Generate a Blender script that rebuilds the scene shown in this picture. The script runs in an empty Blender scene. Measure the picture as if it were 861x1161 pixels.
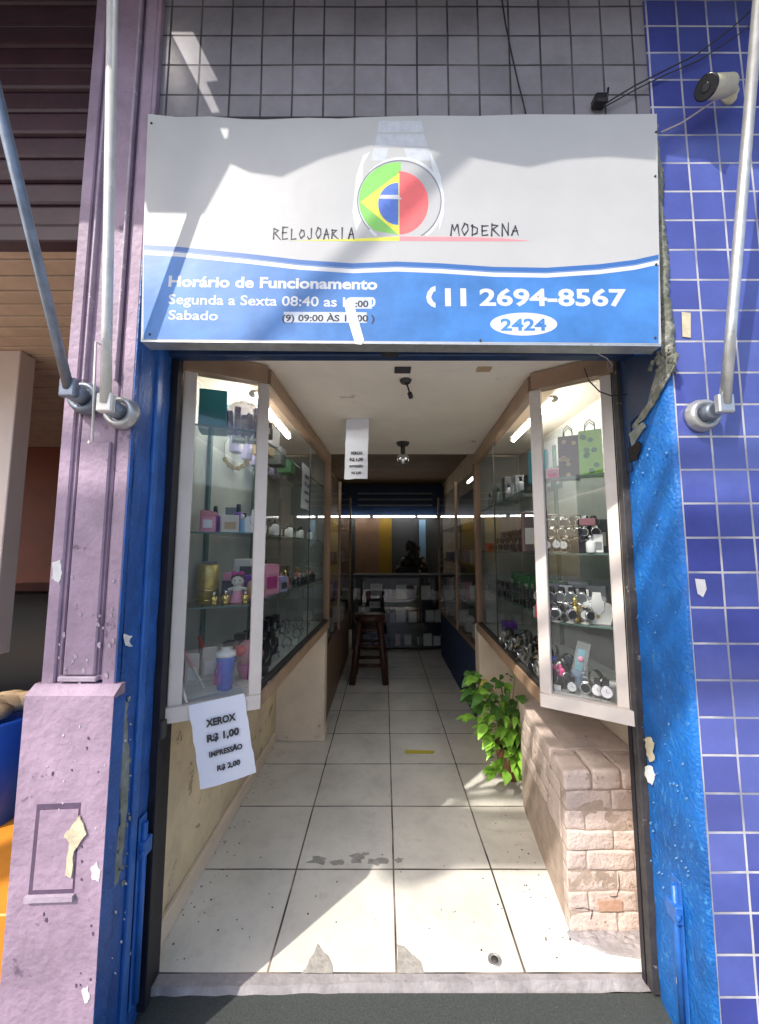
import bpy, bmesh, math, random
from mathutils import Vector, Matrix, geometry
random.seed(7)
PI = math.pi
S = bpy.context.scene
COL = S.collection

# ------------------------------------------------------------------ camera, light, exposure
FPX, CAMD, CAMH, PITCH, PPX = 440.0, 1.22, 1.49, math.radians(5.5), 436.0
cd = bpy.data.cameras.new('camera'); cam = bpy.data.objects.new('camera', cd); COL.objects.link(cam)
cam.location = (0, -CAMD, CAMH); cam.rotation_euler = (PI/2 + PITCH, 0, 0)
cd.sensor_fit = 'VERTICAL'; cd.sensor_height = 24; cd.lens = 24*FPX/1161
cd.shift_x = -(PPX-430.5)/1161; cd.clip_start = .02; cd.clip_end = 300
S.camera = cam
SUN = Vector((.93, 1.0, -1.4)).normalized()          # direction the light travels
w = bpy.data.worlds.new('World'); S.world = w; w.use_nodes = True
nt = w.node_tree; bg = nt.nodes['Background']
sky = nt.nodes.new('ShaderNodeTexSky'); sky.sky_type = 'NISHITA'; sky.sun_disc = False
sky.sun_elevation = math.asin(-SUN.z); sky.sun_rotation = math.atan2(-SUN.x, -SUN.y)
sky.air_density = 1.0; sky.dust_density = 2.5; sky.ozone_density = 1.0
nt.links.new(sky.outputs[0], bg.inputs[0]); bg.inputs[1].default_value = .15
sl = bpy.data.lights.new('sun', 'SUN'); sl.energy = 2.1; sl.angle = math.radians(.5); sl.color = (1, .95, .88)
so = bpy.data.objects.new('sun', sl); COL.objects.link(so); so.location = (-3, -4, 8)
so.rotation_euler = SUN.to_track_quat('-Z', 'Y').to_euler()
S.view_settings.view_transform = 'Standard'; S.view_settings.look = 'None'
S.view_settings.exposure = 1.12; S.view_settings.gamma = 1

# measured camera: pixel of the photograph -> point on a known world plane
def ray(x, y):
    u = (x-PPX)/FPX; v = (580.5-y)/FPX; c, s = math.cos(PITCH), math.sin(PITCH)
    return Vector((u, c - v*s, s + v*c))
CAM = Vector((0, -CAMD, CAMH))
def PY(x, y, Y=0.): d = ray(x, y); return CAM + d*((Y+CAMD)/d.y)
def PZ(x, y, Z=0.): d = ray(x, y); return CAM + d*((Z-CAMH)/d.z)
def PX(x, y, X): d = ray(x, y); return CAM + d*(X/d.x)

# ------------------------------------------------------------------ materials
def nm(name):
    m = bpy.data.materials.new(name); m.use_nodes = True; t = m.node_tree
    return m, t, t.nodes['Principled BSDF'], t.nodes, t.links
def mat(name, col, rough=.5, var=.15, scale=8, bump=.0, bscale=60, metal=0, spots=None, spot_scale=12, spot_at=.68, streak=None, coat=0, trans=0):
    """colour with uneven wear, optional worn patches and fine relief"""
    m, t, b, N, L = nm(name)
    geo = N.new('ShaderNodeTexCoord')
    n1 = N.new('ShaderNodeTexNoise'); n1.inputs['Scale'].default_value = scale; n1.inputs['Detail'].default_value = 6
    n1.inputs['Roughness'].default_value = .65
    L.new(geo.outputs['Object'], n1.inputs['Vector'])
    mx = N.new('ShaderNodeMix'); mx.data_type = 'RGBA'
    mx.inputs[6].default_value = tuple(c*(1-var) for c in col)+(1,); mx.inputs[7].default_value = tuple(min(1, c*(1+var*.7)) for c in col)+(1,)
    rp = N.new('ShaderNodeMapRange'); rp.inputs[1].default_value = .3; rp.inputs[2].default_value = .7
    L.new(n1.outputs[0], rp.inputs[0]); L.new(rp.outputs[0], mx.inputs[0])
    out = mx.outputs[2]
    if spots:
        n2 = N.new('ShaderNodeTexNoise'); n2.inputs['Scale'].default_value = spot_scale; n2.inputs['Detail'].default_value = 8
        n2.inputs['Roughness'].default_value = .7
        mp = N.new('ShaderNodeMapping'); mp.inputs['Location'].default_value = (3.1, 7.7, 1.3)
        if streak: mp.inputs['Scale'].default_value = streak
        L.new(geo.outputs['Object'], mp.inputs[0]); L.new(mp.outputs[0], n2.inputs['Vector'])
        r2 = N.new('ShaderNodeMapRange'); r2.inputs[1].default_value = spot_at; r2.inputs[2].default_value = spot_at+.035
        L.new(n2.outputs[0], r2.inputs[0])
        m2 = N.new('ShaderNodeMix'); m2.data_type = 'RGBA'; m2.inputs[7].default_value = tuple(spots)+(1,)
        L.new(out, m2.inputs[6]); L.new(r2.outputs[0], m2.inputs[0]); out = m2.outputs[2]
    L.new(out, b.inputs['Base Color'])
    b.inputs['Roughness'].default_value = rough; b.inputs['Metallic'].default_value = metal
    b.inputs['Coat Weight'].default_value = coat
    if trans: b.inputs['Transmission Weight'].default_value = trans
    if bump:
        n3 = N.new('ShaderNodeTexNoise'); n3.inputs['Scale'].default_value = bscale; n3.inputs['Detail'].default_value = 5
        L.new(geo.outputs['Object'], n3.inputs['Vector'])
        bp = N.new('ShaderNodeBump'); bp.inputs['Strength'].default_value = 1; bp.inputs['Distance'].default_value = bump
        L.new(n3.outputs[0], bp.inputs['Height']); L.new(bp.outputs[0], b.inputs['Normal'])
    return m
def plain(name, col, rough=.5, metal=0, coat=0): return mat(name, col, rough, .08, 20, 0, 60, metal, coat=coat)
def emit(name, col, s):
    m, t, b, N, L = nm(name); b.inputs['Base Color'].default_value = (.9, .9, .9, 1)
    b.inputs['Emission Color'].default_value = tuple(col)+(1,); b.inputs['Emission Strength'].default_value = s; return m
def glass(name, tint, base=.04, dust=.03, rough=.0):
    m, t, b, N, L = nm(name); N.remove(b); o = N['Material Output']
    tr = N.new('ShaderNodeBsdfTransparent'); tr.inputs[0].default_value = tuple(tint)+(1,)
    gl = N.new('ShaderNodeBsdfGlossy'); gl.inputs['Roughness'].default_value = rough
    lw = N.new('ShaderNodeLayerWeight'); lw.inputs[0].default_value = .5
    p = N.new('ShaderNodeMath'); p.operation = 'POWER'; p.inputs[1].default_value = 4.0
    ma = N.new('ShaderNodeMath'); ma.operation = 'MULTIPLY_ADD'; ma.inputs[1].default_value = .75; ma.inputs[2].default_value = base
    L.new(lw.outputs['Facing'], p.inputs[0]); L.new(p.outputs[0], ma.inputs[0])
    mx = N.new('ShaderNodeMixShader'); L.new(ma.outputs[0], mx.inputs[0]); L.new(tr.outputs[0], mx.inputs[1]); L.new(gl.outputs[0], mx.inputs[2])
    df = N.new('ShaderNodeBsdfDiffuse'); df.inputs[0].default_value = (.6, .6, .58, 1)
    tc = N.new('ShaderNodeTexCoord'); n = N.new('ShaderNodeTexNoise'); n.inputs['Scale'].default_value = 4; n.inputs['Detail'].default_value = 8
    L.new(tc.outputs['Object'], n.inputs['Vector'])
    mr = N.new('ShaderNodeMapRange'); mr.inputs[1].default_value = .4; mr.inputs[2].default_value = .75; mr.inputs[4].default_value = dust
    L.new(n.outputs[0], mr.inputs[0])
    m2 = N.new('ShaderNodeMixShader'); L.new(mr.outputs[0], m2.inputs[0]); L.new(mx.outputs[0], m2.inputs[1]); L.new(df.outputs[0], m2.inputs[2])
    L.new(m2.outputs[0], o.inputs[0]); return m
def tiles(name, plane, w_, h_, ox, oy, c1, c2, grout, gsize, rough, dirt=None, grout2=None, bump=.004, stain=None):
    """square ceramic tiles laid on a wall (xz) or floor (xy)"""
    m, t, b, N, L = nm(name)
    g = N.new('ShaderNodeNewGeometry'); sp = N.new('ShaderNodeSeparateXYZ'); L.new(g.outputs['Position'], sp.inputs[0])
    cb = N.new('ShaderNodeCombineXYZ'); L.new(sp.outputs[0], cb.inputs[0]); L.new(sp.outputs[2 if plane == 'xz' else 1], cb.inputs[1])
    wob = N.new('ShaderNodeTexNoise'); wob.inputs['Scale'].default_value = 2.2; L.new(g.outputs['Position'], wob.inputs['Vector'])
    wv = N.new('ShaderNodeVectorMath'); wv.operation = 'MULTIPLY_ADD'; wv.inputs[1].default_value = (.008, .008, 0)
    L.new(wob.outputs['Color'], wv.inputs[0]); L.new(cb.outputs[0], wv.inputs[2])
    mp = N.new('ShaderNodeMapping'); mp.inputs['Location'].default_value = (-ox-.004+30*w_, -oy-.004+30*h_, 0); L.new(wv.outputs[0], mp.inputs[0])
    br = N.new('ShaderNodeTexBrick'); br.offset = 0; br.squash = 1; br.inputs['Scale'].default_value = 1
    br.inputs['Brick Width'].default_value = w_; br.inputs['Row Height'].default_value = h_
    br.inputs['Mortar Size'].default_value = gsize; br.inputs['Mortar Smooth'].default_value = .15
    br.inputs['Color1'].default_value = tuple(c1)+(1,); br.inputs['Color2'].default_value = tuple(c2)+(1,); br.inputs['Mortar'].default_value = tuple(grout)+(1,)
    L.new(mp.outputs[0], br.inputs['Vector'])
    if grout2:
        gn = N.new('ShaderNodeTexNoise'); gn.inputs['Scale'].default_value = 5; gn.inputs['Detail'].default_value = 6; L.new(g.outputs['Position'], gn.inputs['Vector'])
        gm = N.new('ShaderNodeMix'); gm.data_type = 'RGBA'; gm.inputs[6].default_value = tuple(grout)+(1,); gm.inputs[7].default_value = tuple(grout2)+(1,)
        gr = N.new('ShaderNodeMapRange'); gr.inputs[1].default_value = .42; gr.inputs[2].default_value = .6
        L.new(gn.outputs[0], gr.inputs[0]); L.new(gr.outputs[0], gm.inputs[0]); L.new(gm.outputs[2], br.inputs['Mortar'])
    n = N.new('ShaderNodeTexNoise'); n.inputs['Scale'].default_value = 3; n.inputs['Detail'].default_value = 9; n.inputs['Roughness'].default_value = .7
    L.new(g.outputs['Position'], n.inputs['Vector'])
    mr = N.new('ShaderNodeMapRange'); mr.inputs[1].default_value = .35; mr.inputs[2].default_value = .7; mr.inputs[3].default_value = .76; mr.inputs[4].default_value = 1.12
    L.new(n.outputs[0], mr.inputs[0])
    mu = N.new('ShaderNodeMix'); mu.data_type = 'RGBA'; mu.blend_type = 'MULTIPLY'; mu.inputs[0].default_value = 1
    L.new(br.outputs['Color'], mu.inputs[6]); L.new(mr.outputs[0], mu.inputs[7]); out = mu.outputs[2]
    if stain:
        n2 = N.new('ShaderNodeTexNoise'); n2.inputs['Scale'].default_value = stain[1]; n2.inputs['Detail'].default_value = 10; n2.inputs['Roughness'].default_value = .75
        L.new(g.outputs['Position'], n2.inputs['Vector'])
        r2 = N.new('ShaderNodeMapRange'); r2.inputs[1].default_value = stain[2]; r2.inputs[2].default_value = stain[2]+stain[3]; r2.inputs[4].default_value = stain[4]
        L.new(n2.outputs[0], r2.inputs[0])
        m2 = N.new('ShaderNodeMix'); m2.data_type = 'RGBA'; m2.inputs[7].default_value = tuple(stain[0])+(1,)
        L.new(out, m2.inputs[6]); L.new(r2.outputs[0], m2.inputs[0]); out = m2.outputs[2]
    L.new(out, b.inputs['Base Color'])
    rr = N.new('ShaderNodeMapRange'); rr.inputs[3].default_value = rough; rr.inputs[4].default_value = .8
    L.new(br.outputs['Fac'], rr.inputs[0]); L.new(rr.outputs[0], b.inputs['Roughness'])
    inv = N.new('ShaderNodeMath'); inv.operation = 'MULTIPLY_ADD'; inv.inputs[1].default_value = -1; inv.inputs[2].default_value = 1
    L.new(br.outputs['Fac'], inv.inputs[0])
    n4 = N.new('ShaderNodeTexNoise'); n4.inputs['Scale'].default_value = 7; L.new(g.outputs['Position'], n4.inputs['Vector'])
    ad = N.new('ShaderNodeMath'); ad.operation = 'MULTIPLY_ADD'; ad.inputs[1].default_value = .6; L.new(n4.outputs[0], ad.inputs[0]); L.new(inv.outputs[0], ad.inputs[2])
    bp = N.new('ShaderNodeBump'); bp.inputs['Distance'].default_value = bump; bp.inputs['Strength'].default_value = .8
    L.new(ad.outputs[0], bp.inputs['Height']); L.new(bp.outputs[0], b.inputs['Normal']); return m

M = {}
M['tile_blue'] = tiles('blue_wall_tile', 'xz', .1085, .1078, 1.052, 2.066, (.06, .075, .31), (.10, .13, .42), (.56, .55, .57), .0036, .13, grout2=(.26, .27, .36), stain=((.5, .5, .6), 9, .72, .02, .5))
M['tile_grey'] = tiles('grey_wall_tile', 'xz', .1105, .1193, .005, 3.089, (.27, .255, .275), (.35, .33, .355), (.05, .045, .05), .0036, .25, grout2=(.12, .11, .11), stain=((.75, .75, .75), 26, .74, .02, .6))
M['tile_floor'] = tiles('cream_floor_tile', 'xy', .4555, .4480, .0435, .300, (.80, .76, .66), (.83, .79, .70), (.04, .03, .02), .0042, .28, grout2=(.30, .24, .19), bump=.002, stain=((.34, .28, .22), 6, .54, .16, .5))
M['purple'] = mat('lilac_masonry_paint', (.37, .265, .35), .6, .35, 4, .004, 45, spots=(.16, .11, .16), spot_scale=9, spot_at=.64)
M['purple_light'] = mat('lilac_paint_worn_edge', (.42, .34, .41), .6, .25, 9, .003, 45, spots=(.8, .77, .74), spot_scale=20, spot_at=.62)
M['groove'] = mat('dark_lilac_groove', (.11, .07, .12), .8, .3, 20)
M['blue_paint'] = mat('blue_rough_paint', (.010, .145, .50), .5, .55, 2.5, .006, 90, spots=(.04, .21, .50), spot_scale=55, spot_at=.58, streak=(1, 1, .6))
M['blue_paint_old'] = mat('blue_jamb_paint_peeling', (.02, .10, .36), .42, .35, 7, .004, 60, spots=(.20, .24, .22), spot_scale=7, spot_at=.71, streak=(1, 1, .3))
M['blue_metal'] = mat('blue_painted_metal', (.025, .13, .44), .38, .3, 10, .001, 80, spots=(.2, .25, .3), spot_scale=30, spot_at=.7)
M['navy'] = mat('navy_painted_metal', (.012, .035, .10), .45, .3, 9, .001, 50)
M['black_metal'] = mat('black_guide_metal', (.012, .012, .018), .5, .4, 12, .001, 60)
M['rust'] = mat('dark_worn_rail', (.05, .045, .045), .6, .5, 14, .002, 60, spots=(.25, .2, .18), spot_scale=25, spot_at=.62)
M['plaster_rough'] = mat('grey_green_raw_plaster', (.22, .23, .19), .9, .45, 14, .012, 40, spots=(.36, .34, .30), spot_scale=20, spot_at=.56)
M['pale_blue_flake'] = mat('pale_blue_undercoat', (.14, .32, .58), .8, .2, 30)
M['chip_cream'] = mat('bare_cream_plaster', (.62, .55, .38), .9, .25, 30, .002, 90)
M['chip_white'] = mat('bare_white_plaster', (.72, .71, .70), .85, .15, 30, .002, 90)
M['chip_grey'] = mat('bare_grey_plaster', (.25, .27, .24), .9, .35, 22, .004, 60)
M['mortar'] = mat('grey_floor_mortar', (.40, .37, .33), .9, .3, 30, .003, 90)
M['concrete'] = mat('worn_threshold_concrete', (.36, .33, .33), .85, .35, 9, .004, 60, spots=(.16, .13, .12), spot_scale=12, spot_at=.62)
M['sidewalk'] = mat('dark_granulated_sidewalk', (.055, .062, .058), .8, .35, 140, .003, 260, spots=(.16, .17, .16), spot_scale=90, spot_at=.66)
M['pavement_light'] = mat('pale_concrete_pavement', (.42, .40, .37), .85, .2, 3, .002, 60)
M['asphalt'] = mat('asphalt', (.05, .05, .05), .9, .3, 60, .004, 120)
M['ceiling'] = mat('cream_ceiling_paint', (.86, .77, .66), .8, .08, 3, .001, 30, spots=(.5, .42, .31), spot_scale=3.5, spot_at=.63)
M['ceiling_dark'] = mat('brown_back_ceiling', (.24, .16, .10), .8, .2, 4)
M['wall_beige'] = mat('beige_wall_paint', (.80, .66, .50), .7, .14, 4, .002, 40, spots=(.42, .31, .2), spot_scale=7, spot_at=.66)
M['wall_yellow'] = mat('yellowed_wall_paint', (.76, .62, .40), .7, .2, 5, .002, 40, spots=(.36, .26, .15), spot_scale=8, spot_at=.60)
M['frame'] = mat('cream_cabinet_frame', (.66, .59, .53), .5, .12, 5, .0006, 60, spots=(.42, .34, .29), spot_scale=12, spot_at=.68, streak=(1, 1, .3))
M['frame_tan_shaded'] = mat('tan_shaded_cabinet_frame', (.36, .235, .15), .5, .15, 8, .0006, 60)  # shade on the upper beams put into the cream frame's colour
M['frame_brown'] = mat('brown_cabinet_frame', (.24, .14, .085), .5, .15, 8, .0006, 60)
M['seal'] = plain('black_glazing_seal', (.03, .025, .022), .7)
M['case_back'] = mat('grey_green_case_lining', (.36, .365, .34), .7, .15, 4)
M['case_bottom'] = mat('pale_case_floor', (.62, .63, .62), .4, .12, 6)
M['glass'] = glass('window_glass', (.86, .89, .88), .09, .03)
M['glass_front'] = glass('street_facing_glass', (.84, .87, .86), .07, .03)
M['glass_shelf'] = glass('glass_shelf', (.72, .80, .77), .06, .08)
M['glass_edge'] = mat('green_glass_edge', (.10, .17, .15), .2, .2, 20)
M['tube'] = emit('fluorescent_tube', (1, .97, .92), 42)
M['tube_back'] = emit('back_tube', (1, .98, .94), 7)
M['white_metal'] = plain('white_metal', (.75, .75, .73), .4)
M['banner_white'] = mat('white_banner_vinyl', (.48, .48, .475), .42, .06, 3, .006, 3)
M['banner_blue'] = mat('blue_banner_print', (.055, .20, .52), .42, .35, 4, .006, 3)
M['banner_midblue'] = mat('mid_blue_banner_stripe', (.04, .14, .40), .42, .06, 6)
M['ink_white'] = mat('white_print', (.64, .65, .66), .45, .05, 12)
M['ink_black'] = mat('black_print', (.035, .035, .04), .5, .2, 30)
M['ink_grey'] = plain('grey_print', (.22, .23, .26), .5)
M['ink_pale'] = mat('pale_watch_print', (.66, .69, .71), .45, .1, 30)
M['ink_pale2'] = mat('pale_watch_print_darker', (.54, .57, .61), .45, .12, 40)
M['ink_green'] = plain('green_print', (.24, .60, .13), .45)
M['ink_yellow'] = plain('yellow_print', (.84, .82, .10), .45)
M['ink_blue'] = mat('blue_disc_print', (.10, .20, .62), .45, .15, 60, spots=(.6, .7, .9), spot_scale=90, spot_at=.7)
M['ink_red'] = plain('red_print', (.86, .16, .16), .45)
M['ink_line_red'] = plain('pink_red_line_print', (.85, .28, .30), .45)
M['sticker'] = mat('grey_sticker', (.55, .60, .70), .5, .2, 40)
M['paper'] = mat('white_paper', (.78, .79, .86), .7, .03, 4, .0015, 8)
M['tape'] = plain('white_tape', (.86, .86, .84), .4)
M['galv'] = mat('galvanised_steel', (.55, .55, .54), .38, .2, 20, .0008, 80, metal=.7, spots=(.30, .26, .22), spot_scale=18, spot_at=.66)
M['galv_dark'] = mat('dull_grey_steel', (.22, .25, .30), .42, .3, 20, .0008, 80, metal=.6)
M['galv_white'] = mat('pale_painted_steel', (.66, .64, .60), .4, .15, 16, .0006, 80, metal=.2, spots=(.4, .36, .3), spot_scale=22, spot_at=.66)
M['black_plastic'] = plain('black_plastic', (.015, .015, .018), .25)
M['cream_plastic'] = mat('yellowed_cream_plastic', (.60, .54, .38), .5, .15, 25)
M['cable'] = plain('black_cable_sheath', (.02, .02, .022), .6)
M['cable_pale'] = plain('pale_cable_sheath', (.45, .40, .42), .6)
M['maroon'] = mat('maroon_shutter_paint', (.055, .02, .027), .45, .35, 7, .001, 40)
M['wood_slat'] = mat('tan_ceiling_board', (.62, .46, .32), .6, .16, 6, .001, 30)
M['dark'] = plain('dark_gap', (.012, .008, .008), .8)
M['orange'] = mat('orange_wall_shaded', (.22, .045, .015), .6, .2, 4)  # orange darkened for the shade deep in the neighbouring shop
M['orange_lit'] = mat('orange_panel_sunlit', (.80, .30, .03), .5, .15, 4)  # orange brightened for the sun on the step
M['cream_wall'] = mat('cream_partition', (.80, .68, .60), .6, .08, 3)
M['brick_paint'] = mat('peach_painted_brick', (.66, .53, .46), .8, .16, 9, .005, 90, spots=(.42, .31, .24), spot_scale=20, spot_at=.60)
M['brick_joint'] = mat('peach_joint', (.44, .34, .27), .9, .25, 14, .004, 70)
M['brick_bare'] = mat('orange_bare_brick', (.52, .32, .22), .9, .2, 20, .003, 60)
M['leaf'] = mat('glossy_green_leaf', (.075, .20, .035), .35, .4, 14)
M['leaf_light'] = mat('light_yellow_green_leaf', (.26, .52, .06), .35, .35, 14)
M['yellow_leaf'] = mat('yellowed_leaf', (.42, .36, .06), .5, .3, 20)
M['stem'] = plain('green_stem', (.09, .17, .04), .5)
M['terracotta'] = mat('terracotta_pot', (.35, .14, .08), .8, .2, 14)
M['soil'] = mat('potting_soil', (.04, .03, .02), .95, .3, 40)
M['stool_wood'] = mat('dark_red_stool_wood', (.06, .02, .014), .4, .35, 14)
M['counter_dark'] = plain('black_counter_frame', (.015, .013, .015), .4)
M['yellow_dark'] = mat('ochre_panel', (.30, .18, .01), .6, .25, 3)
M['navy_cloth'] = mat('navy_cloth', (.02, .04, .11), .8, .3, 9)
M['mirror'] = plain('chrome', (.8, .8, .8), .12, 1)
for k, c, r in [('pink', (.72, .30, .42), .5), ('hotpink', (.75, .10, .28), .45), ('red', (.62, .03, .04), .4), ('teal', (.02, .30, .38), .45), ('cyan', (.10, .50, .62), .35),
                ('lime', (.28, .60, .05), .35), ('brown', (.09, .05, .045), .4), ('blue', (.02, .10, .52), .3), ('violet', (.18, .05, .42), .3), ('white', (.78, .77, .76), .45),
                ('offwhite', (.62, .58, .52), .5), ('grey', (.25, .26, .28), .5), ('darkgrey', (.07, .075, .08), .45), ('black', (.015, .015, .018), .3), ('yellow', (.75, .60, .05), .45),
                ('lilac', (.42, .36, .60), .5), ('skyblue', (.25, .45, .68), .4), ('tan', (.48, .34, .2), .5), ('green', (.05, .22, .08), .45), ('rose', (.55, .22, .25), .45), ('magenta', (.50, .04, .25), .4)]:
    M[k] = plain(k+'_goods', c, r)
M['gold'] = plain('gold_metal', (.72, .52, .18), .25, .9)
M['gold_foil'] = mat('gold_foil', (.55, .42, .14), .35, .3, 40, .002, 60, metal=.5)
M['silver'] = plain('silver_metal', (.72, .72, .74), .18, 1)
M['lens'] = plain('dark_lens', (.02, .02, .025), .06)
M['clear_wrap'] = glass('clear_wrap', (.86, .88, .92), .25, .55, .15)
M['fabric_awning'] = mat('grey_awning_canvas', (.22, .22, .25), .8, .2, 6)
M['far_wall'] = mat('pale_opposite_facade', (.30, .30, .31), .7, .5, .8)
M['far_wall2'] = mat('blue_grey_opposite_facade', (.22, .30, .36), .7, .2, 1.2)
M['pole_concrete'] = mat('concrete_pole', (.35, .34, .32), .9, .2, 5)

# ------------------------------------------------------------------ mesh builder and scene tree
ORG = {}
def org(o): return ORG.get(o.name, Vector()) if o else Vector()
class MB:
    def __init__(s): s.bm = bmesh.new()
    def box(s, x0, x1, y0, y1, z0, z1, bev=0, rot=None, seg=1):
        b = s.bm
        v = [b.verts.new(p) for p in [(x0, y0, z0), (x1, y0, z0), (x1, y1, z0), (x0, y1, z0), (x0, y0, z1), (x1, y0, z1), (x1, y1, z1), (x0, y1, z1)]]
        fs = [b.faces.new([v[i] for i in q]) for q in [(3, 2, 1, 0), (4, 5, 6, 7), (0, 1, 5, 4), (1, 2, 6, 5), (2, 3, 7, 6), (3, 0, 4, 7)]]
        vs = list(v)
        if bev:
            es = list({e for f in fs for e in f.edges})
            r = bmesh.ops.bevel(b, geom=es, offset=bev, segments=seg, affect='EDGES', profile=.5)
            vs = list(set([x for x in v if x.is_valid] + r['verts']))
        if rot: bmesh.ops.transform(b, matrix=rot, verts=vs)
        return s
    def prism(s, pts, d):
        """closed outline pts (3D, coplanar) pushed along vector d"""
        b = s.bm; d = Vector(d); n = len(pts)
        a = [b.verts.new(Vector(p)) for p in pts]; c = [b.verts.new(Vector(p)+d) for p in pts]
        f1 = b.faces.new(a); f2 = b.faces.new(c[::-1])
        for i in range(n): b.faces.new([a[i], a[i-1], c[i-1], c[i]])
        return s
    def beam(s, p, q, wd, ht, up=(0, 0, 1)):
        p, q = Vector(p), Vector(q); d = (q-p).normalized(); side = d.cross(Vector(up)).normalized(); u = side.cross(d).normalized()
        a = [p+side*wd/2+u*ht/2, p-side*wd/2+u*ht/2, p-side*wd/2-u*ht/2, p+side*wd/2-u*ht/2]
        return s.prism(a, q-p)
    def tube(s, pts, r, n=10, cap=True):
        b = s.bm; pts = [Vector(p) for p in pts]; rings = []; prev = None
        for i, p in enumerate(pts):
            d = (pts[min(i+1, len(pts)-1)]-pts[max(i-1, 0)]).normalized()
            a = prev if prev is not None else (Vector((1, 0, 0)) if abs(d.x) < .8 else Vector((0, 0, 1)))
            u = (a - d*a.dot(d)).normalized(); v = d.cross(u); prev = u
            rr = r[i] if isinstance(r, (list, tuple)) else r
            rings.append([b.verts.new(p+(u*math.cos(2*PI*k/n)+v*math.sin(2*PI*k/n))*rr) for k in range(n)])
        for i in range(len(rings)-1):
            for k in range(n): b.faces.new([rings[i][k], rings[i][(k+1) % n], rings[i+1][(k+1) % n], rings[i+1][k]]).smooth = True
        if cap: b.faces.new(rings[0][::-1]); b.faces.new(rings[-1])
        return s
    def lathe(s, prof, c=(0, 0, 0), n=20, axis='z'):
        b = s.bm; c = Vector(c); rings = []
        for (r, h) in prof:
            ring = []
            for k in range(n):
                a = 2*PI*k/n; x, y = r*math.cos(a), r*math.sin(a)
                p = Vector((x, y, h)) if axis == 'z' else (Vector((x, -h, y)) if axis == 'y' else Vector((h, x, y)))
                ring.append(b.verts.new(c+p))
            rings.append(ring)
        for i in range(len(rings)-1):
            for k in range(n): b.faces.new([rings[i][k], rings[i][(k+1) % n], rings[i+1][(k+1) % n], rings[i+1][k]]).smooth = True
        b.faces.new(rings[0][::-1]); b.faces.new(rings[-1]); return s
    def ball(s, c, r, sx=1, sy=1, sz=1, n=14):
        m = Matrix.Translation(Vector(c)) @ Matrix.Diagonal((sx, sy, sz, 1))
        r_ = bmesh.ops.create_uvsphere(s.bm, u_segments=n, v_segments=max(6, n//2+2), radius=r, matrix=m)
        for v in r_['verts']:
            for f in v.link_faces: f.smooth = True
        return s
    def face(s, pts): s.bm.faces.new([s.bm.verts.new(Vector(p)) for p in pts]); return s
    def jitter(s, a):
        for v in s.bm.verts: v.co += Vector((random.uniform(-a, a), random.uniform(-a, a), random.uniform(-a, a)))
        return s
    def build(s, name, m, parent=None):
        bmesh.ops.recalc_face_normals(s.bm, faces=s.bm.faces)
        if parent: bmesh.ops.translate(s.bm, verts=s.bm.verts, vec=-org(parent))
        me = bpy.data.meshes.new(name); s.bm.to_mesh(me); s.bm.free(); me.materials.append(m)
        o = bpy.data.objects.new(name, me); COL.objects.link(o)
        if parent: o.parent = parent; ORG[o.name] = org(parent)
        return o
def tag(o, label, cat, group=None):
    o['label'] = label; o['category'] = cat
    if group: o['group'] = group
    return o
def thing(name, label, cat, loc=(0, 0, 0), group=None):
    o = bpy.data.objects.new(name, None); COL.objects.link(o); o.location = loc; o.empty_display_size = .05
    ORG[o.name] = Vector(loc); return tag(o, label, cat, group)
def structure(o): o['kind'] = 'structure'; return o
def kids(o): return [c for c in bpy.data.objects if c.parent == o]
def copy_tree(o, parent=None):
    c = o.copy(); COL.objects.link(c); c.parent = parent
    for ch in kids(o): copy_tree(ch, c)
    return c
def put(o, loc, rz=0, s=1, label=None, group=None, rx=0):
    o.location = loc; o.rotation_euler = (rx, 0, rz); o.scale = (s, s, s)
    if label: o['label'] = label
    if group: o['group'] = group
    return o
# text as real letter meshes on a plane that faces -Y
def text_bm(txt, bold=0., extr=.0006):
    cu = bpy.data.curves.new('t', 'FONT'); cu.body = txt; cu.size = 1; cu.offset = bold; cu.resolution_u = 3
    ob = bpy.data.objects.new('t', cu); COL.objects.link(ob); dg = bpy.context.evaluated_depsgraph_get(); dg.update()
    me = bpy.data.meshes.new_from_object(ob.evaluated_get(dg)); bm = bmesh.new(); bm.from_mesh(me)
    bpy.data.objects.remove(ob); bpy.data.curves.remove(cu); bpy.data.meshes.remove(me); return bm
CAPH = None
def text(name, txt, p0, p1, cap, m, parent, bold=.02, thick=.00008, warp=0):
    """letters whose baseline runs p0->p1 (3D), cap height cap, standing up in the plane of +Z, front to -Y"""
    global CAPH
    if CAPH is None:
        b = text_bm('H'); CAPH = max(v.co.y for v in b.verts); b.free()
    bm = text_bm(txt, bold); xs = [v.co.x for v in bm.verts]; x0, x1 = min(xs), max(xs)
    p0, p1 = Vector(p0), Vector(p1); d = p1-p0; W = d.length; d.normalize(); up = Vector((0, 0, 1)); up = (up-d*up.dot(d)).normalized()
    n = d.cross(up).normalized()
    if n.y > 0: n = -n
    for v in bm.verts:
        a = (v.co.x-x0)/(x1-x0)*W; h = v.co.y/CAPH*cap
        if warp: h += warp*math.sin(a*60)
        v.co = p0 + d*a + up*h
    r = bmesh.ops.extrude_face_region(bm, geom=list(bm.faces))
    for f in bm.faces: f.smooth = False
    bmesh.ops.translate(bm, verts=[g for g in r['geom'] if isinstance(g, bmesh.types.BMVert)], vec=n*thick)
    s = MB(); s.bm.free(); s.bm = bm; return s.build(name, m, parent)
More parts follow.
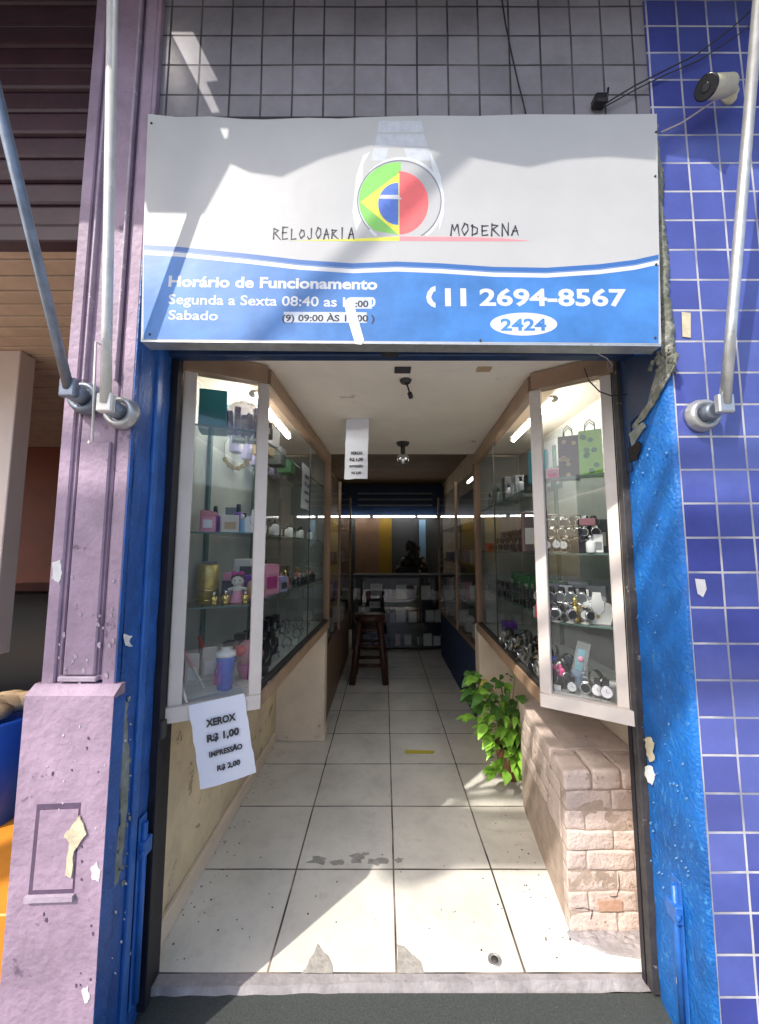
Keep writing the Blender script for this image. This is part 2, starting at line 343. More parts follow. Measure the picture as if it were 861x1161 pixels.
GL = {'R': [[(0, 0), (.05, 1)], [(0, .95), (.6, .85), (.1, .5)], [(.15, .5), (.75, -.05)]], 'E': [[(.1, 1), (.05, 0), (.6, .05)], [(.05, .95), (.65, 1)], [(.05, .5), (.5, .55)]],
      'L': [[(.15, 1), (.1, 0), (.65, .05)]], 'O': [[(.35, .95), (.05, .5), (.3, .05), (.65, .4), (.6, .85), (.3, .98)]], 'J': [[(.55, .95), (.5, .15), (.25, 0), (.05, .25)]],
      'A': [[(0, 0), (.35, 1)], [(.35, 1), (.65, 0)], [(.1, .4), (.6, .45)]], 'I': [[(.3, 1), (.25, 0)]], 'M': [[(.0, 0), (.1, .95)], [(.1, .95), (.35, .45), (.6, .98)], [(.6, .98), (.75, 0)]],
      'D': [[(.1, 1), (.08, 0)], [(0, .95), (.6, .7), (.55, .25), (.05, .02)]], 'N': [[(.05, 0), (.1, 1)], [(.1, .9), (.6, .15)], [(.6, 0), (.65, 1.02)]]}
def brush(name, txt, P, x0, x1, yb, cap, m, parent, thick=.00008):
    """brush lettering: tapered strokes; P maps photo pixels to the sign plane"""
    s = MB(); n = len(txt); adv = (x1-x0)/n; rnd = random.Random(3)
    for i, ch in enumerate(txt):
        for st in GL[ch]:
            pts = [(x0+adv*(i+.05)+px*adv*1.05+rnd.uniform(-.4, .4), yb-pz*cap*(1+.12*math.sin(i*1.7))+rnd.uniform(-.5, .5)) for px, pz in st]
            for k in range(len(pts)-1):
                a, b = Vector(pts[k]), Vector(pts[k+1]); d = (b-a).normalized(); q = Vector((-d.y, d.x)); wa, wb = (1.0, .55) if k % 2 == 0 else (.5, .85)
                quad = [a-d*.5+q*wa, b+d*.5+q*wb, b+d*.8, b+d*.5-q*wb, a-d*.5-q*wa]
                off = -.00003*(k+(i % 3)*.7)
                s.prism([P(x, y)+Vector((0, off, 0)) for x, y in quad], (0, -thick, 0))
    return s.build(name, m, parent)
def rag(px, amp=.8, n=4, seed=1):
    r = random.Random(seed+len(px)+int(px[0][0])); out = []
    for i in range(len(px)):
        a, b = px[i], px[(i+1) % len(px)]
        for k in range(n):
            f = k/n; out.append((a[0]+(b[0]-a[0])*f+r.uniform(-amp, amp), a[1]+(b[1]-a[1])*f+r.uniform(-amp, amp)))
    return out
def blob(c, ru, rv, U, V, n=14, seed=0, jag=.35):
    r = random.Random(seed); out = []
    for k in range(n):
        a = 2*PI*k/n; q = 1+r.uniform(-jag, jag); out.append(Vector(c)+Vector(U)*ru*q*math.cos(a)+Vector(V)*rv*q*math.sin(a))
    return out

XL, XR = -.80, .93           # clear opening of the doorway
# ================================================================== GROUND
g = MB().face([(-60, -.75, -.02), (60, -.75, -.02), (60, .258, -.02), (-60, .258, -.02)]); structure(g.build('sidewalk', M['sidewalk']))
g = MB().face([(-60, -4.2, -.02), (60, -4.2, -.02), (60, -.75, -.02), (-60, -.75, -.02)]); structure(g.build('sidewalk', M['pavement_light']))  # unseen strip made pale to bounce sunlight into the shop
g = MB().box(-60, 60, -4.35, -4.2, -.17, -.018); structure(g.build('kerb', M['concrete']))
g = MB().face([(-60, -12, -.15), (60, -12, -.15), (60, -4.35, -.15), (-60, -4.35, -.15)]); structure(g.build('road', M['asphalt']))
g = MB().box(-60, 60, -16, -12, -.15, -.0); structure(g.build('far_sidewalk', M['concrete']))
g = MB().box(XL-.4, XR+.3, .30, 7.2, -.12, 0.0); structure(g.build('shop_floor', M['tile_floor']))
g = MB(); n = 40; pts = []
top = [Vector((XL-.05+i*(XR-XL+.1)/n, .256+.03*i/n+random.uniform(-.004, .004), 0)) for i in range(n+1)]
for i in range(n):
    a, b = top[i], top[i+1]
    g.face([a, b, (b.x, .30, -.001), (a.x, .30, -.001)]); g.face([(a.x, a.y-.012, -.03), (b.x, b.y-.012, -.03), b, a])
structure(g.build('threshold', M['concrete']))
# chipped tiles
def floor_chip(px, seed, m='mortar', z=.0035):
    s = MB(); s.prism([PZ(x, y, z) for x, y in rag(px, .7)], (0, 0, -.002)); structure(s.build('floor_chip', M[m]))
floor_chip([(360, 1069), (366, 1078), (373, 1084), (376, 1094), (377, 1102), (342, 1103), (347, 1097), (351, 1088), (357, 1080)], 1)
floor_chip([(451, 1070), (458, 1073), (468, 1082), (477, 1090), (481, 1103), (451, 1103)], 2)
for (x, y, rx, ry, sd) in [(360, 975, 14, 3, 3), (385, 977, 10, 2.5, 4), (405, 973, 10, 3, 5), (428, 976, 13, 3, 6), (415, 968, 7, 1.5, 7), (452, 975, 6, 2, 8)]:
    c = PZ(x, y, .003); s = MB(); s.prism(blob(c, rx/300., ry/130., (1, 0, 0), (0, 1, 0), 12, sd, .5), (0, 0, -.0015)); structure(s.build('floor_chip', M['mortar']))
# dirt on the floor along the walls
rd = random.Random(31); s = MB()
for k in range(150):
    if rd.random() < .5: c = Vector((XL-.04+rd.random()**2*.12, rd.uniform(.32, 1.9), .0008))
    else: c = Vector((.70+rd.uniform(-.10, .02), rd.uniform(.34, 1.2), .0008)) if rd.random() < .5 else Vector((rd.uniform(-.8, .7), rd.uniform(.31, .9), .0008))
    q = rd.uniform(.0012, .0045); s.prism([c+Vector((q*math.cos(a)*rd.uniform(.5, 1.3), q*math.sin(a)*rd.uniform(.5, 1.3), 0)) for a in (0, 1.1, 2.2, 3.3, 4.4, 5.4)], (0, 0, .0008))
o = s.build('floor_grit', M['rust']); o['kind'] = 'stuff'; o['label'] = 'scattered dark grit on the cream floor tiles'; o['category'] = 'grit'
# small drain
t = thing('floor_drain', 'small round metal drain cover in the front floor tile beside the doorway', 'drain', PZ(561, 1089, 0))
c = PZ(561, 1089, .001); MB().lathe([(.024, 0), (.024, .003), (.020, .005), (.019, .002)], c, 24).build('drain_ring', M['galv'], t)
MB().lathe([(.013, 0), (.012, .006), (.003, .008)], c, 12).build('drain_cap', M['rust'], t)
# worn yellow floor tape
s = MB(); s.prism([PZ(x, y, .004) for x, y in [(459, 850), (493, 851), (492, 854), (460, 854)]], (0, 0, -.002)); tag(s.build('floor_tape', M['yellow']), 'short strip of worn yellow tape on the shop floor tiles', 'tape')

# ================================================================== WALLS
# right tiled wall
t = thing('tiled_wall', 'glossy blue square tiled wall right of the shop doorway', 'wall', (1.6, 0, 0))
MB().box(XR+.006, 6, 0, .25, -.1, 6).build('tile_face', M['tile_blue'], t)
# grey tiled wall above sign
t = thing('tiled_wall', 'grey square tiled wall above the shop sign with dark grout', 'wall', (0, 0, 2.3))
MB().box(-1.0, XR+.006, .004, .15, 2.30, 6).build('tile_face', M['tile_grey'], t)
# right reveal (painted plaster skin, ragged top)
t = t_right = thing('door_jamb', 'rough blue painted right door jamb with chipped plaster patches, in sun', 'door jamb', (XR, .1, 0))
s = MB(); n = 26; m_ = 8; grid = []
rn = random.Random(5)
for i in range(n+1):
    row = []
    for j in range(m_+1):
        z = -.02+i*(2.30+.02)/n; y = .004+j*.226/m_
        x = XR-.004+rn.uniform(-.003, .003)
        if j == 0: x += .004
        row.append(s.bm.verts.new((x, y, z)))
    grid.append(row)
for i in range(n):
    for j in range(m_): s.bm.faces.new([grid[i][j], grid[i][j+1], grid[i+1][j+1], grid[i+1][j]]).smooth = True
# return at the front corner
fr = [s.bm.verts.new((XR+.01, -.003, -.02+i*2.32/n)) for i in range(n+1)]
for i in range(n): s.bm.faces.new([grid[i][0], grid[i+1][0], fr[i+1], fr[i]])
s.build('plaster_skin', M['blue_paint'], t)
def chipX(px, X, m, parent, th, name='paint_chip'):
    s = MB(); s.prism([PX(x, y, X) for x, y in rag(px)], (th, 0, 0)); return s.build(name, m, parent)
chipX([(731, 838), (737, 835), (741, 842), (740, 852), (742, 862), (737, 864), (733, 855)], XR-.011, M['chip_cream'], t, .003)
chipX([(732, 869), (738, 868), (742, 878), (740, 890), (735, 887), (731, 879)], XR-.011, M['chip_white'], t, .003)
chipX([(725, 828), (728, 827), (728, 838), (725, 837)], XR-.011, M['chip_white'], t, .003)
chipX([(766, 1108), (770, 1110), (775, 1130), (772, 1132)], XR-.011, M['chip_white'], t, .003)
chipX([(704, 404), (757, 402), (752, 418), (744, 437), (736, 452), (728, 466), (716, 480), (713, 500), (715, 520), (716, 535), (706, 535)], XR-.012, M['navy'], t, .004)  # missing plaster, with the sign's shadow put into the dark navy
chipX([(752, 405), (762, 397), (766, 412), (758, 428), (748, 446), (738, 464), (728, 476), (720, 486), (716, 484), (730, 464), (740, 446), (748, 424)], XR-.0135, M['plaster_rough'], t, .004)
chipX([(713, 492), (728, 478), (732, 484), (722, 497), (716, 508)], XR-.013, M['chip_grey'], t, .004)
chipX([(712, 508), (724, 500), (727, 505), (722, 520), (713, 524)], XR-.013, M['dark'], t, .004)
chipX([(741, 430), (752, 402), (764, 395), (765, 410), (757, 424), (745, 440), (734, 460)], XR-.015, M['plaster_rough'], t, .005)
s = MB()
for k in range(26):
    a = .5*rn.random(); px, py = 738+26*rn.random(), 396+26*rn.random()
    c = PX(px, py, XR-.008); s.ball(c, rn.uniform(.006, .016), 1, rn.uniform(.6, 1.4), rn.uniform(.6, 1.3), 6)
s.jitter(.003).build('plaster_crumble', M['plaster_rough'], t)
# raw strip between sign and blue tiles
t2 = thing('plaster_strip', 'raw grey green plaster edge between the sign and the blue tiles', 'wall', (.93, 0, 2.2))
s = MB(); nn = 30
for i in range(nn):
    pass
nz_, nx_ = 110, 5; gr = []
for i in range(nz_+1):
    zz = 2.06+i*.90/nz_; rw = []
    x0 = .915+.006*math.sin(zz*37)+rn.uniform(-.004, .004); x1 = .957+.004*math.sin(zz*23+1)+rn.uniform(-.003, .003)
    for j in range(nx_+1):
        yy = -.016-.006*math.sin(j*1.1)+rn.uniform(-.0035, .0035) if 0 < j < nx_ else .002
        rw.append(s.bm.verts.new((x0+(x1-x0)*j/nx_, yy, zz)))
    gr.append(rw)
for i in range(nz_):
    for j in range(nx_): s.bm.faces.new([gr[i][j], gr[i][j+1], gr[i+1][j+1], gr[i+1][j]]).smooth = True
s.build('plaster', M['plaster_rough'], t2)
# right guide rail
t = thing('shutter_guide', 'worn dark vertical shutter guide rail at the back of the right jamb', 'guide rail', (XR, .24, 0))
MB().box(XR-.028, XR+.02, .232, .262, 0, 2.3, .002).build('channel', M['rust'], t)
MB().box(XR-.03, XR+.0, .264, .285, 0.0, 2.3).build('inner_flange', M['black_metal'], t)
# right bolt
def bolt(label, X, y0, side, px0, px1, zs):
    t = thing('door_bolt', label, 'door bolt', (X, y0, zs[0]))
    MB().box(X, X+side*.006, y0-.02, y0+.02, zs[0], zs[1], .002).build('plate', M['blue_metal'], t)
    MB().tube([(X+side*.012, y0, zs[0]+.01), (X+side*.012, y0, zs[1]-.02)], .009, 10).build('rod', M['blue_metal'], t)
    MB().box(X+side*.002, X+side*.026, y0-.024, y0+.024, zs[1]-.12, zs[1]-.07, .003).build('sleeve', M['blue_metal'], t)
    MB().tube([(X+side*.012, y0-.02, zs[1]-.095), (X+side*.03, y0-.03, zs[1]-.095)], .006, 8).build('handle', M['blue_metal'], t)
bolt('blue painted vertical bolt on the sunny right door jamb near the floor', XR-.006, .11, -1, 0, 0, (.03, .46))
# left pilaster and jamb
t = thing('pilaster', 'lilac painted pilaster with sunken panel left of the shop doorway', 'pilaster', (-.93, -.05, 0))
def poly_at(px, Y): return [PY(x, y, Y) for x, y in px]
xL, xRr = -1.025, -.803
s = MB()
s.box(xL, -.985, -.02, .25, 1.08, 6, .004)                        # left edge strip
s.box(-.843, xRr, -.02, .0, 1.08, 6, .004); s.box(-.84, -.792, -.018, .003, 2.452, 6, .002)                       # right edge strip
s.box(-.9849, -.8431, -.010, .25, 1.10, 6)                        # field
s.build('shaft', M['purple'], t)
s = MB(); s.box(-.962, -.866, -.021, -.006, 1.115, 1.83, .004); s.build('raised_panel', M['purple'], t)
s = MB(); s.box(-.968, -.960, -.0265, -.004, 2.03, 6, .002); s.box(-.868, -.860, -.0265, -.004, 2.03, 6, .002); s.build('moulding', M['purple_light'], t)
s = MB()
for x in (-.9745, -.859): s.box(x, x+.006, -.0120, -.006, 1.115, 6)
s.build('groove', M['groove'], t)
s = MB(); s.box(-.972, -.856, -.027, -.006, 1.098, 1.113, .003); s.build('panel_sill', M['purple_light'], t)
# base
bx0, bx1 = -1.035, -.782
s = MB()
s.prism([(bx0-.005, -.021, 1.092), (bx0-.005, -.052, 1.068), (bx0-.005, -.052, -.02), (bx0-.005, -.004, -.02), (bx0-.005, -.004, 1.092)], (bx1-bx0+.005, 0, 0))
s.bm.normal_update(); b = s.build('base', M['purple'], t)
bo = b.modifiers.new('cut', 'BOOLEAN')
# sunken square: build as frame lip + recessed plate instead of a cut
b.modifiers.remove(bo)
P0 = [PY(x, y, -.0525) for x, y in [(42, 912), (92, 910), (84, 1014), (32, 1016)]]
cx = sum((p for p in P0), Vector())/4
s = MB(); s.prism([p+Vector((0, 0, 0)) for p in P0], (0, .003, 0)); s.build('square_recess', M['groove'], t)
inn = [cx+(p-cx)*.87+Vector((.004, -.0015, .0)) for p in P0]
s = MB(); s.prism(inn, (0, .001, 0)); s.build('square_panel', M['purple'], t)
s = MB()
s.beam(P0[2]+Vector((0.003, -.003, -.004)), P0[3]+Vector((-.004, -.003, -.004)), .014, .014); s.build('recess_sill', M['purple_light'], t)
s = MB(); s.prism([PY(x, y, -.0575) for x, y in rag([(90, 925), (98, 945), (84, 965), (80, 996), (74, 992), (78, 955), (72, 948), (80, 940)], 1.0)], (0, .003, 0)); s.build('paint_chip', M['chip_cream'], t)
s = MB(); s.prism([PY(x, y, -.0535) for x, y in rag([(103, 985), (110, 977), (114, 990), (112, 1000), (104, 996)], 1.0)], (0, .003, 0)); s.build('paint_chip', M['chip_white'], t)
s = MB(); s.prism([PY(x, y, -.0535) for x, y in rag([(93, 1122), (100, 1120), (102, 1134), (96, 1138)], 1.0)], (0, .003, 0)); s.build('paint_chip', M['chip_white'], t)
s = MB(); s.prism([PY(x, y, -.0225) for x, y in rag([(60, 638), (68, 634), (70, 650), (66, 662), (59, 655)], 1.0)], (0, .003, 0)); s.build('paint_chip', M['chip_white'], t)

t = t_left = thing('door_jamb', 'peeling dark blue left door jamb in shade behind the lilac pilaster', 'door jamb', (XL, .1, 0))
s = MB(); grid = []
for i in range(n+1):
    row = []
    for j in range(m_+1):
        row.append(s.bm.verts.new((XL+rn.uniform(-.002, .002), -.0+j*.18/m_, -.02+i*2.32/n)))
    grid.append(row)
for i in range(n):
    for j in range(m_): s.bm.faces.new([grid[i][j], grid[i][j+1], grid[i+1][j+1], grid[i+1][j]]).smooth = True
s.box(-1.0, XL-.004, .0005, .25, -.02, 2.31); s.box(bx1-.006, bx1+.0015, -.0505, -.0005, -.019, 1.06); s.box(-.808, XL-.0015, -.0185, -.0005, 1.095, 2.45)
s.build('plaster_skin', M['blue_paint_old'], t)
MB().box(XL-.002, XL+.010, .085, .115, 0, 2.2, .003).build('cover_strip', M['blue_metal'], t)
chipX([(137, 792), (146, 796), (143, 810), (147, 850), (146, 900), (141, 960), (135, 1000), (128, 1008), (131, 960), (138, 930), (136, 860), (132, 820)], XL+.0045, M['chip_grey'], t, -.003)
chipX([(122, 955), (130, 950), (129, 985), (120, 1008), (114, 1005)], XL+.0045, M['chip_grey'], t, -.003)
chipX([(130, 798), (139, 792), (138, 802), (131, 806)], XL+.006, M['chip_white'], t, -.002)
chipX([(141, 719), (150, 721), (147, 727), (151, 733), (143, 732)], XL+.006, M['chip_white'], t, -.002)
bolt('blue painted vertical bolt on the shaded left door jamb', XL+.004, .145, 1, 0, 0, (.06, .62))
t = thing('shutter_guide', 'black vertical shutter guide rail at the back of the left jamb', 'guide rail', (XL, .25, 0))
MB().box(XL-.02, XL+.026, .182, .215, 0, 2.3, .002).build('channel', M['black_metal'], t)
MB().box(XL-.02, XL+.004, .217, .302, 0, 2.3).build('inner_flange', M['black_metal'], t)
MB().box(XL+.0265, XL+.040, .18, .205, .84, .90, .003).build('guide_lug', M['rust'], t)
def flakes(n, boxpx, place, m, parent, th, seed, sz=(1.2, 3.2)):
    r = random.Random(seed)
    for k in range(n):
        fx, fy = r.random(), r.random(); x = boxpx[0]+(boxpx[2]-boxpx[0])*fx; y = boxpx[1]+(boxpx[3]-boxpx[1])*fy; q = r.uniform(*sz); n_ = r.randint(6, 10)
        px = [(x+q*(.35+.6*r.random())*math.cos(2*PI*i/n_), y+q*1.5*(.35+.6*r.random())*math.sin(2*PI*i/n_)) for i in range(n_)]
        s_ = MB(); s_.prism([place(a, b) for a, b in px], th); s_.build('paint_flake', m, parent)
pil = bpy.data.objects['pilaster']; jl = t_left; jr = t_right
flakes(26, (66, 640, 130, 780), lambda x, y: PY(x, y, -.0225), M['purple_light'], pil, (0, .002, 0), 1)
flakes(30, (40, 830, 112, 1130), lambda x, y: PY(x, y, -.0535), M['groove'], pil, (0, .002, 0), 2, (.8, 2.4))
flakes(14, (50, 820, 120, 1000), lambda x, y: PY(x, y, -.0538), M['chip_white'], pil, (0, .002, 0), 3, (.6, 1.8))
flakes(34, (128, 790, 148, 1010), lambda x, y: PX(x, y, XL+.0045), M['chip_grey'], jl, (-.003, 0, 0), 4, (1, 3))
flakes(16, (128, 790, 150, 1130), lambda x, y: PX(x, y, XL+.0048), M['chip_white'], jl, (-.003, 0, 0), 5, (.6, 1.8))
flakes(40, (724, 820, 785, 1010), lambda x, y: PX(x, y, XR-.0105), M['pale_blue_flake'], jr, (.003, 0, 0), 6, (.5, 1.7))
flakes(22, (716, 480, 770, 720), lambda x, y: PX(x, y, XR-.0105), M['pale_blue_flake'], jr, (.003, 0, 0), 7, (.5, 1.6))
# rolled shutter bottom rail
t = thing('roller_shutter', 'navy rolled up shutter whose bottom rail spans the doorway under the sign', 'roller shutter', (0, .2, 2.2))
s = MB(); s.box(XL-.0, XR+0, .155, .20, 2.205, 2.25, .004); s.build('bottom_rail', M['navy'], t)
s = MB()
for k in range(10): s.box(XL+.0, XR, .165, .19, 2.252+k*.06, 2.306+k*.06, .004)
s.build('curtain', M['navy'], t)
MB().box(.02-.03, .02+.03, .150, .1545, 2.196, 2.222).build('lock_plate', M['rust'], t)
# interior walls
t = thing('shop_wall', 'beige left inner wall running back behind the display case', 'wall', (-.9, 3, 0))
MB().box(-.93, -.86, .302, 7, 0, 3).build('wall_face', M['wall_yellow'], t)
s = MB(); s.box(-.8599, -.838, .31, 1.93, 0, .085, .004); s.build('baseboard', M['wall_beige'], t)
t = thing('shop_wall', 'beige right inner wall behind the brick plinth and plant', 'wall', (1.15, 3, 0))
MB().box(1.12, 1.2, .302, 7, 0, 3).build('wall_face', M['wall_beige'], t)
MB().box(XR+.02, 1.12, .29, .301, 0, 3).build('wall_return', M['wall_beige'], t)
t = thing('cross_wall', 'low beige cross wall under the left display case', 'wall', (-.66, 2, 0))
MB().box(-.8595, -.475, 1.97, 2.10, .0, .87, .006).build('wall_face', M['wall_beige'], t)
MB().box(-.8595, -.465, 1.955, 2.11, .001, .085, .006).build('baseboard', M['wall_beige'], t)
t = thing('cross_wall', 'low beige cross wall under the right display case behind the plant', 'wall', (.94, 2, 0))
MB().box(.755, 1.119, 1.97, 2.10, .0, .87, .006).build('wall_face', M['wall_beige'], t)
t = thing('back_wall', 'dark back wall of the shop behind the counter', 'wall', (0, 6.2, 0))
MB().box(-.93, 1.2, 6.2, 6.4, 0, 3).build('wall_face', M['darkgrey'], t)
MB().box(-.86, 1.12, 6.02, 6.12, 2.14, 2.68).build('navy_fascia', M['navy'], t)
s = MB()
for k in range(3): s.box(-.5, .9, 5.99-.01*k, 6.019, 2.30+.11*k, 2.325+.11*k)
s.build('fascia_rail', M['galv_dark'], t)
MB().box(-.10, .14, 6.12, 6.17, 1.05, 2.08).build('ochre_panel', M['yellow_dark'], t)
MB().box(-.55, -.101, 6.12, 6.165, 1.05, 2.08).build('brown_panel', M['frame_brown'], t)
MB().box(.66, .78, 6.12, 6.16, 1.25, 2.05).build('white_poster', M['skyblue'], t)
# ceilings
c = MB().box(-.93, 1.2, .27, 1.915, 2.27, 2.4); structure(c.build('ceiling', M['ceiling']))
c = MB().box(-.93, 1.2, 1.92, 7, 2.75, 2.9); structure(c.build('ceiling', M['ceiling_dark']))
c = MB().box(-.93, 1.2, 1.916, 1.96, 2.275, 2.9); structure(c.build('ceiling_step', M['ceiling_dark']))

# ================================================================== NEIGHBOUR (left)
t = thing('neighbour_wall', 'dark recessed interior walls of the neighbouring shop with orange paint', 'wall', (-2.5, 3, 0))
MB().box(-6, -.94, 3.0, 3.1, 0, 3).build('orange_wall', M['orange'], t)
MB().box(-1.001, -.935, .26, 3.0, 0, 3).build('side_wall', M['dark'], t)
MB().box(-2.58, -2.40, 2.95, 2.99, 1.5, 2.3).build('poster', M['green'], t)
t = thing('roller_shutter', 'maroon slatted roller shutter half lowered over the neighbouring shop', 'roller shutter', (-2, .05, 2.5))
s = MB()
z = 2.625; k = 0
while z < 4.6:
    s.box(-5, -1.004, .05+.004*(k % 2), .08, z, z+.085, .012, seg=2); z += .092; k += 1
s.build('curtain', M['maroon'], t)
MB().box(-5, -1.003,   .035, .09, 2.56, 2.617, .004).build('bottom_rail', M['maroon'], t)
t = thing('board_ceiling', 'tan wooden board ceiling inside the neighbouring shop entrance', 'ceiling', (-2, 1, 2.6))
s = MB(); y = .11
while y < 2.9:
    s.box(-6, -1.003, y, y+.082, 2.615+random.uniform(0, .004), 2.635, .003); y += .093
s.build('boards', M['wood_slat'], t)
MB().box(-6, -1.002, .10, 3, 2.637, 2.66).build('backing', M['dark'], t)
t = thing('partition', 'cream partition panel just inside the neighbouring shop', 'partition', (-3, .9, 0))
MB().box(-5, -2.06, .88, .98, .93, 2.613, .004).build('panel', M['cream_wall'], t)
t = thing('fabric_tub', 'blue tub heaped with pale cloth by the neighbouring shop entrance', 'tub', PY(-8, 810, .45))
c = PY(-18, 830, .55); c.z = 0
MB().lathe([(.16, .0), (.18, .45), (.25, .78), (.24, .79), (.22, .74)], c, 28).build('tub', M['blue'], t)
s = MB()
for k in range(12):
    a = random.uniform(0, 6.28); q = random.uniform(0, .15); s.ball(c+Vector((q*math.cos(a), q*math.sin(a), .80)), .075, 1.2, 1, .5, 10)
s.jitter(.004).build('cloth_heap', M['tan'], t)
t = thing('display_table', 'black clothed table with pale goods deep in the neighbouring shop', 'table', (-2.6, 2, 0))
MB().box(-3.4, -1.9, 1.7, 2.5, .0, 1.18, .02).build('table_cloth', M['black'], t)
s = MB()
for k in range(1):
    x, y = random.uniform(-2.6, -2.5), random.uniform(1.75, 2.4); h = random.uniform(.03, .10); s.box(x, x+.14, y, y+.1, 1.181, 1.181+h, .01)
s.build('folded_pile', M['grey'], t)
t = thing('ramp', 'orange and grey painted step at the neighbouring shop entrance', 'step', (-1.5, .2, 0))
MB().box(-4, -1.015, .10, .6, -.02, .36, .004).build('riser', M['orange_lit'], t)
MB().box(-4, -1.014, .601, 2.9, -.02, .40, .004).build('tread', M['concrete'], t)

# ================================================================== SIGN
SG = -.06
def Q(x, y, lay=0): return PY(x, y, SG-.00010*lay)
t = sign = thing('shop_sign', 'white and blue shop sign with round flag logo and phone number over the doorway', 'sign', (0, SG, 2.13))
tp = [(168, 129), (185, 131), (200, 132.5), (240, 132), (275, 135), (300, 135.5), (350, 133.5), (385, 134.5), (410, 133), (480, 131), (540, 131.5), (600, 129.5), (680, 130), (745, 129)]
bt = [(750, 390), (600, 389), (450, 388), (300, 387), (160, 385)]
out = [Q(x, y) for x, y in tp+[(747, 250)]+bt+[(163, 260)]]
s = MB(); s.prism(out, (0, .055, 0)); s.build('panel', M['banner_white'], t)
wave = [(163, 283), (200, 285), (240, 289), (280, 293), (340, 300), (400, 304), (450, 302), (500, 304), (560, 308), (620, 309), (680, 305), (720, 300), (747, 294)]
wv2 = [(a, b+(9 if a < 450 else 11)-(3 if a < 250 else 0)) for a, b in wave]
def sheet(top_, bot_, lay, m, name):
    s = MB(); N_ = len(top_)
    for i in range(N_-1): s.face([Q(*top_[i], lay), Q(*bot_[i], lay), Q(*bot_[i+1], lay), Q(*top_[i+1], lay)])
    bmesh.ops.remove_doubles(s.bm, verts=s.bm.verts, dist=1e-5); return s.build(name, m, sign)
sheet(wave, [(a, (385+5*(a-160)/590.)-.6) for a, b in wave], 1, M['banner_blue'], 'blue_band')
wtop = [(a, b-4) for a, b in wave]
sheet([(a, b-5.5) for a, b in wave], [(a, b-.3) for a, b in wave], 1.3, M['banner_midblue'], 'blue_stripe')
sheet([(a, b+1.) for a, b in wave], [(a, b+5.8) for a, b in wave], 2, M['ink_white'], 'white_stripe')
t_ = lambda nme, s_, x0, y0, x1, y1, cap, m, lay=3, bold=.02: text(nme, s_, Q(x0, y0, lay), Q(x1, y1, lay), cap*1.0, M[m], sign, bold)
pxm = (SG+CAMD)/440/.965
t_('opening_hours_text', 'Horário de Funcionamento', 191, 324.5, 428, 328, 12.5*pxm, 'ink_white', bold=.032)
t_('opening_hours_text', 'Segunda a Sexta 08:40 as', 191, 344.5, 382, 347.5, 11.5*pxm, 'ink_white', bold=.015)
t_('opening_hours_text', '18:00', 389, 347.5, 426, 347.5, 11*pxm, 'ink_white', bold=.02)
t_('opening_hours_text', 'Sabado', 191, 362, 247, 363, 11*pxm, 'ink_white', bold=.015)
for px in ([(396, 337), (422, 337), (422, 350), (396, 350)], [(322, 353.5), (416, 354), (416, 366), (322, 365.5)]):
    s = MB(); s.prism([Q(x, y, 3.4) for x, y in px], (0, -.00006, 0)); s.build('sticker', M['sticker'], sign)
t_('opening_hours_text', '(9) 09:00 ÀS 13:00 )', 320, 364, 425, 364.5, 7.6*pxm, 'ink_black', 4.2, .03)
t_('opening_hours_text', ':00', 403, 348, 418, 348, 7.5*pxm, 'ink_black', 4.2, .03)
t_('phone_number_text', '11', 505, 346, 529, 346, 19.5*pxm, 'ink_white', bold=.045)
t_('phone_number_text', '2694-8567', 544, 346, 711, 346.5, 19.5*pxm, 'ink_white', bold=.028)
# handset mark
s = MB(); arc = [(494, 324), (489, 326), (485, 331), (483.5, 337), (485, 343), (489, 347), (494, 349)]
inr = [(494, 343.5), (491.5, 342), (489, 337), (491.5, 331), (494, 330)]
s.prism([Q(x, y, 3) for x, y in arc+inr], (0, -.00008, 0)); s.build('handset_symbol', M['ink_white'], sign)
s = MB(); s.prism([Q(594+38*math.cos(a*PI/24), 367.5+13*math.sin(a*PI/24), 3) for a in range(48)], (0, -.00006, 0)); ov = s.build('number_oval', M['ink_white'], sign)
t_('street_number_text', '2424', 568, 374.5, 620, 374.5, 13.5*pxm, 'banner_blue', 4.4, .03)
# logo
def disc(cx_, cy, rx, ry, a0, a1, lay, m, name, extra=None, n=30):
    pts = [Q(cx_+rx*math.cos(a0+(a1-a0)*k/n), cy-ry*math.sin(a0+(a1-a0)*k/n), lay) for k in range(n+1)]
    if extra: pts += [Q(x, y, lay) for x, y in extra]
    s = MB(); s.prism(pts, (0, -.00004, 0)); return s.build(name, m, sign)
# pale watch behind the roundel
s = MB()
for px in ([(430, 137), (478, 137), (481, 150), (428, 150)], [(428, 152), (481, 152), (485, 166), (425, 166)], [(424, 168), (440, 168), (438, 182), (420, 182)], [(458, 168), (486, 168), (490, 182), (463, 182)]):
    s.prism([Q(x, y, 1) for x, y in px], (0, -.00004, 0))
s.build('watch_strap_print', M['ink_pale2'], sign)
s = MB(); R1 = [(455+(49)*math.cos(a*PI/20), 228-50*math.sin(a*PI/20)) for a in range(-6, 27)]; R2 = [(455+(46)*math.cos(a*PI/20), 228-47*math.sin(a*PI/20)) for a in range(-6, 27)]
for i in range(len(R1)-1): s.face([Q(*R1[i], 1.5), Q(*R1[i+1], 1.5), Q(*R2[i+1], 1.5), Q(*R2[i], 1.5)])
s.prism([Q(x, y, 1.2) for x, y in [(420, 172), (412, 186), (410, 250), (404, 262), (400, 240), (404, 200), (412, 176)]], (0, -.00004, 0))
s.prism([Q(x, y, 1.2) for x, y in [(488, 172), (495, 186), (500, 200), (504, 240), (498, 262), (500, 220), (490, 190)]], (0, -.00004, 0))
s.build('watch_case_print', M['ink_pale'], sign)
disc(452, 227, 45, 43, PI*.48, PI*1.30, 2, M['ink_green'], 'logo_green', [(452, 266)])
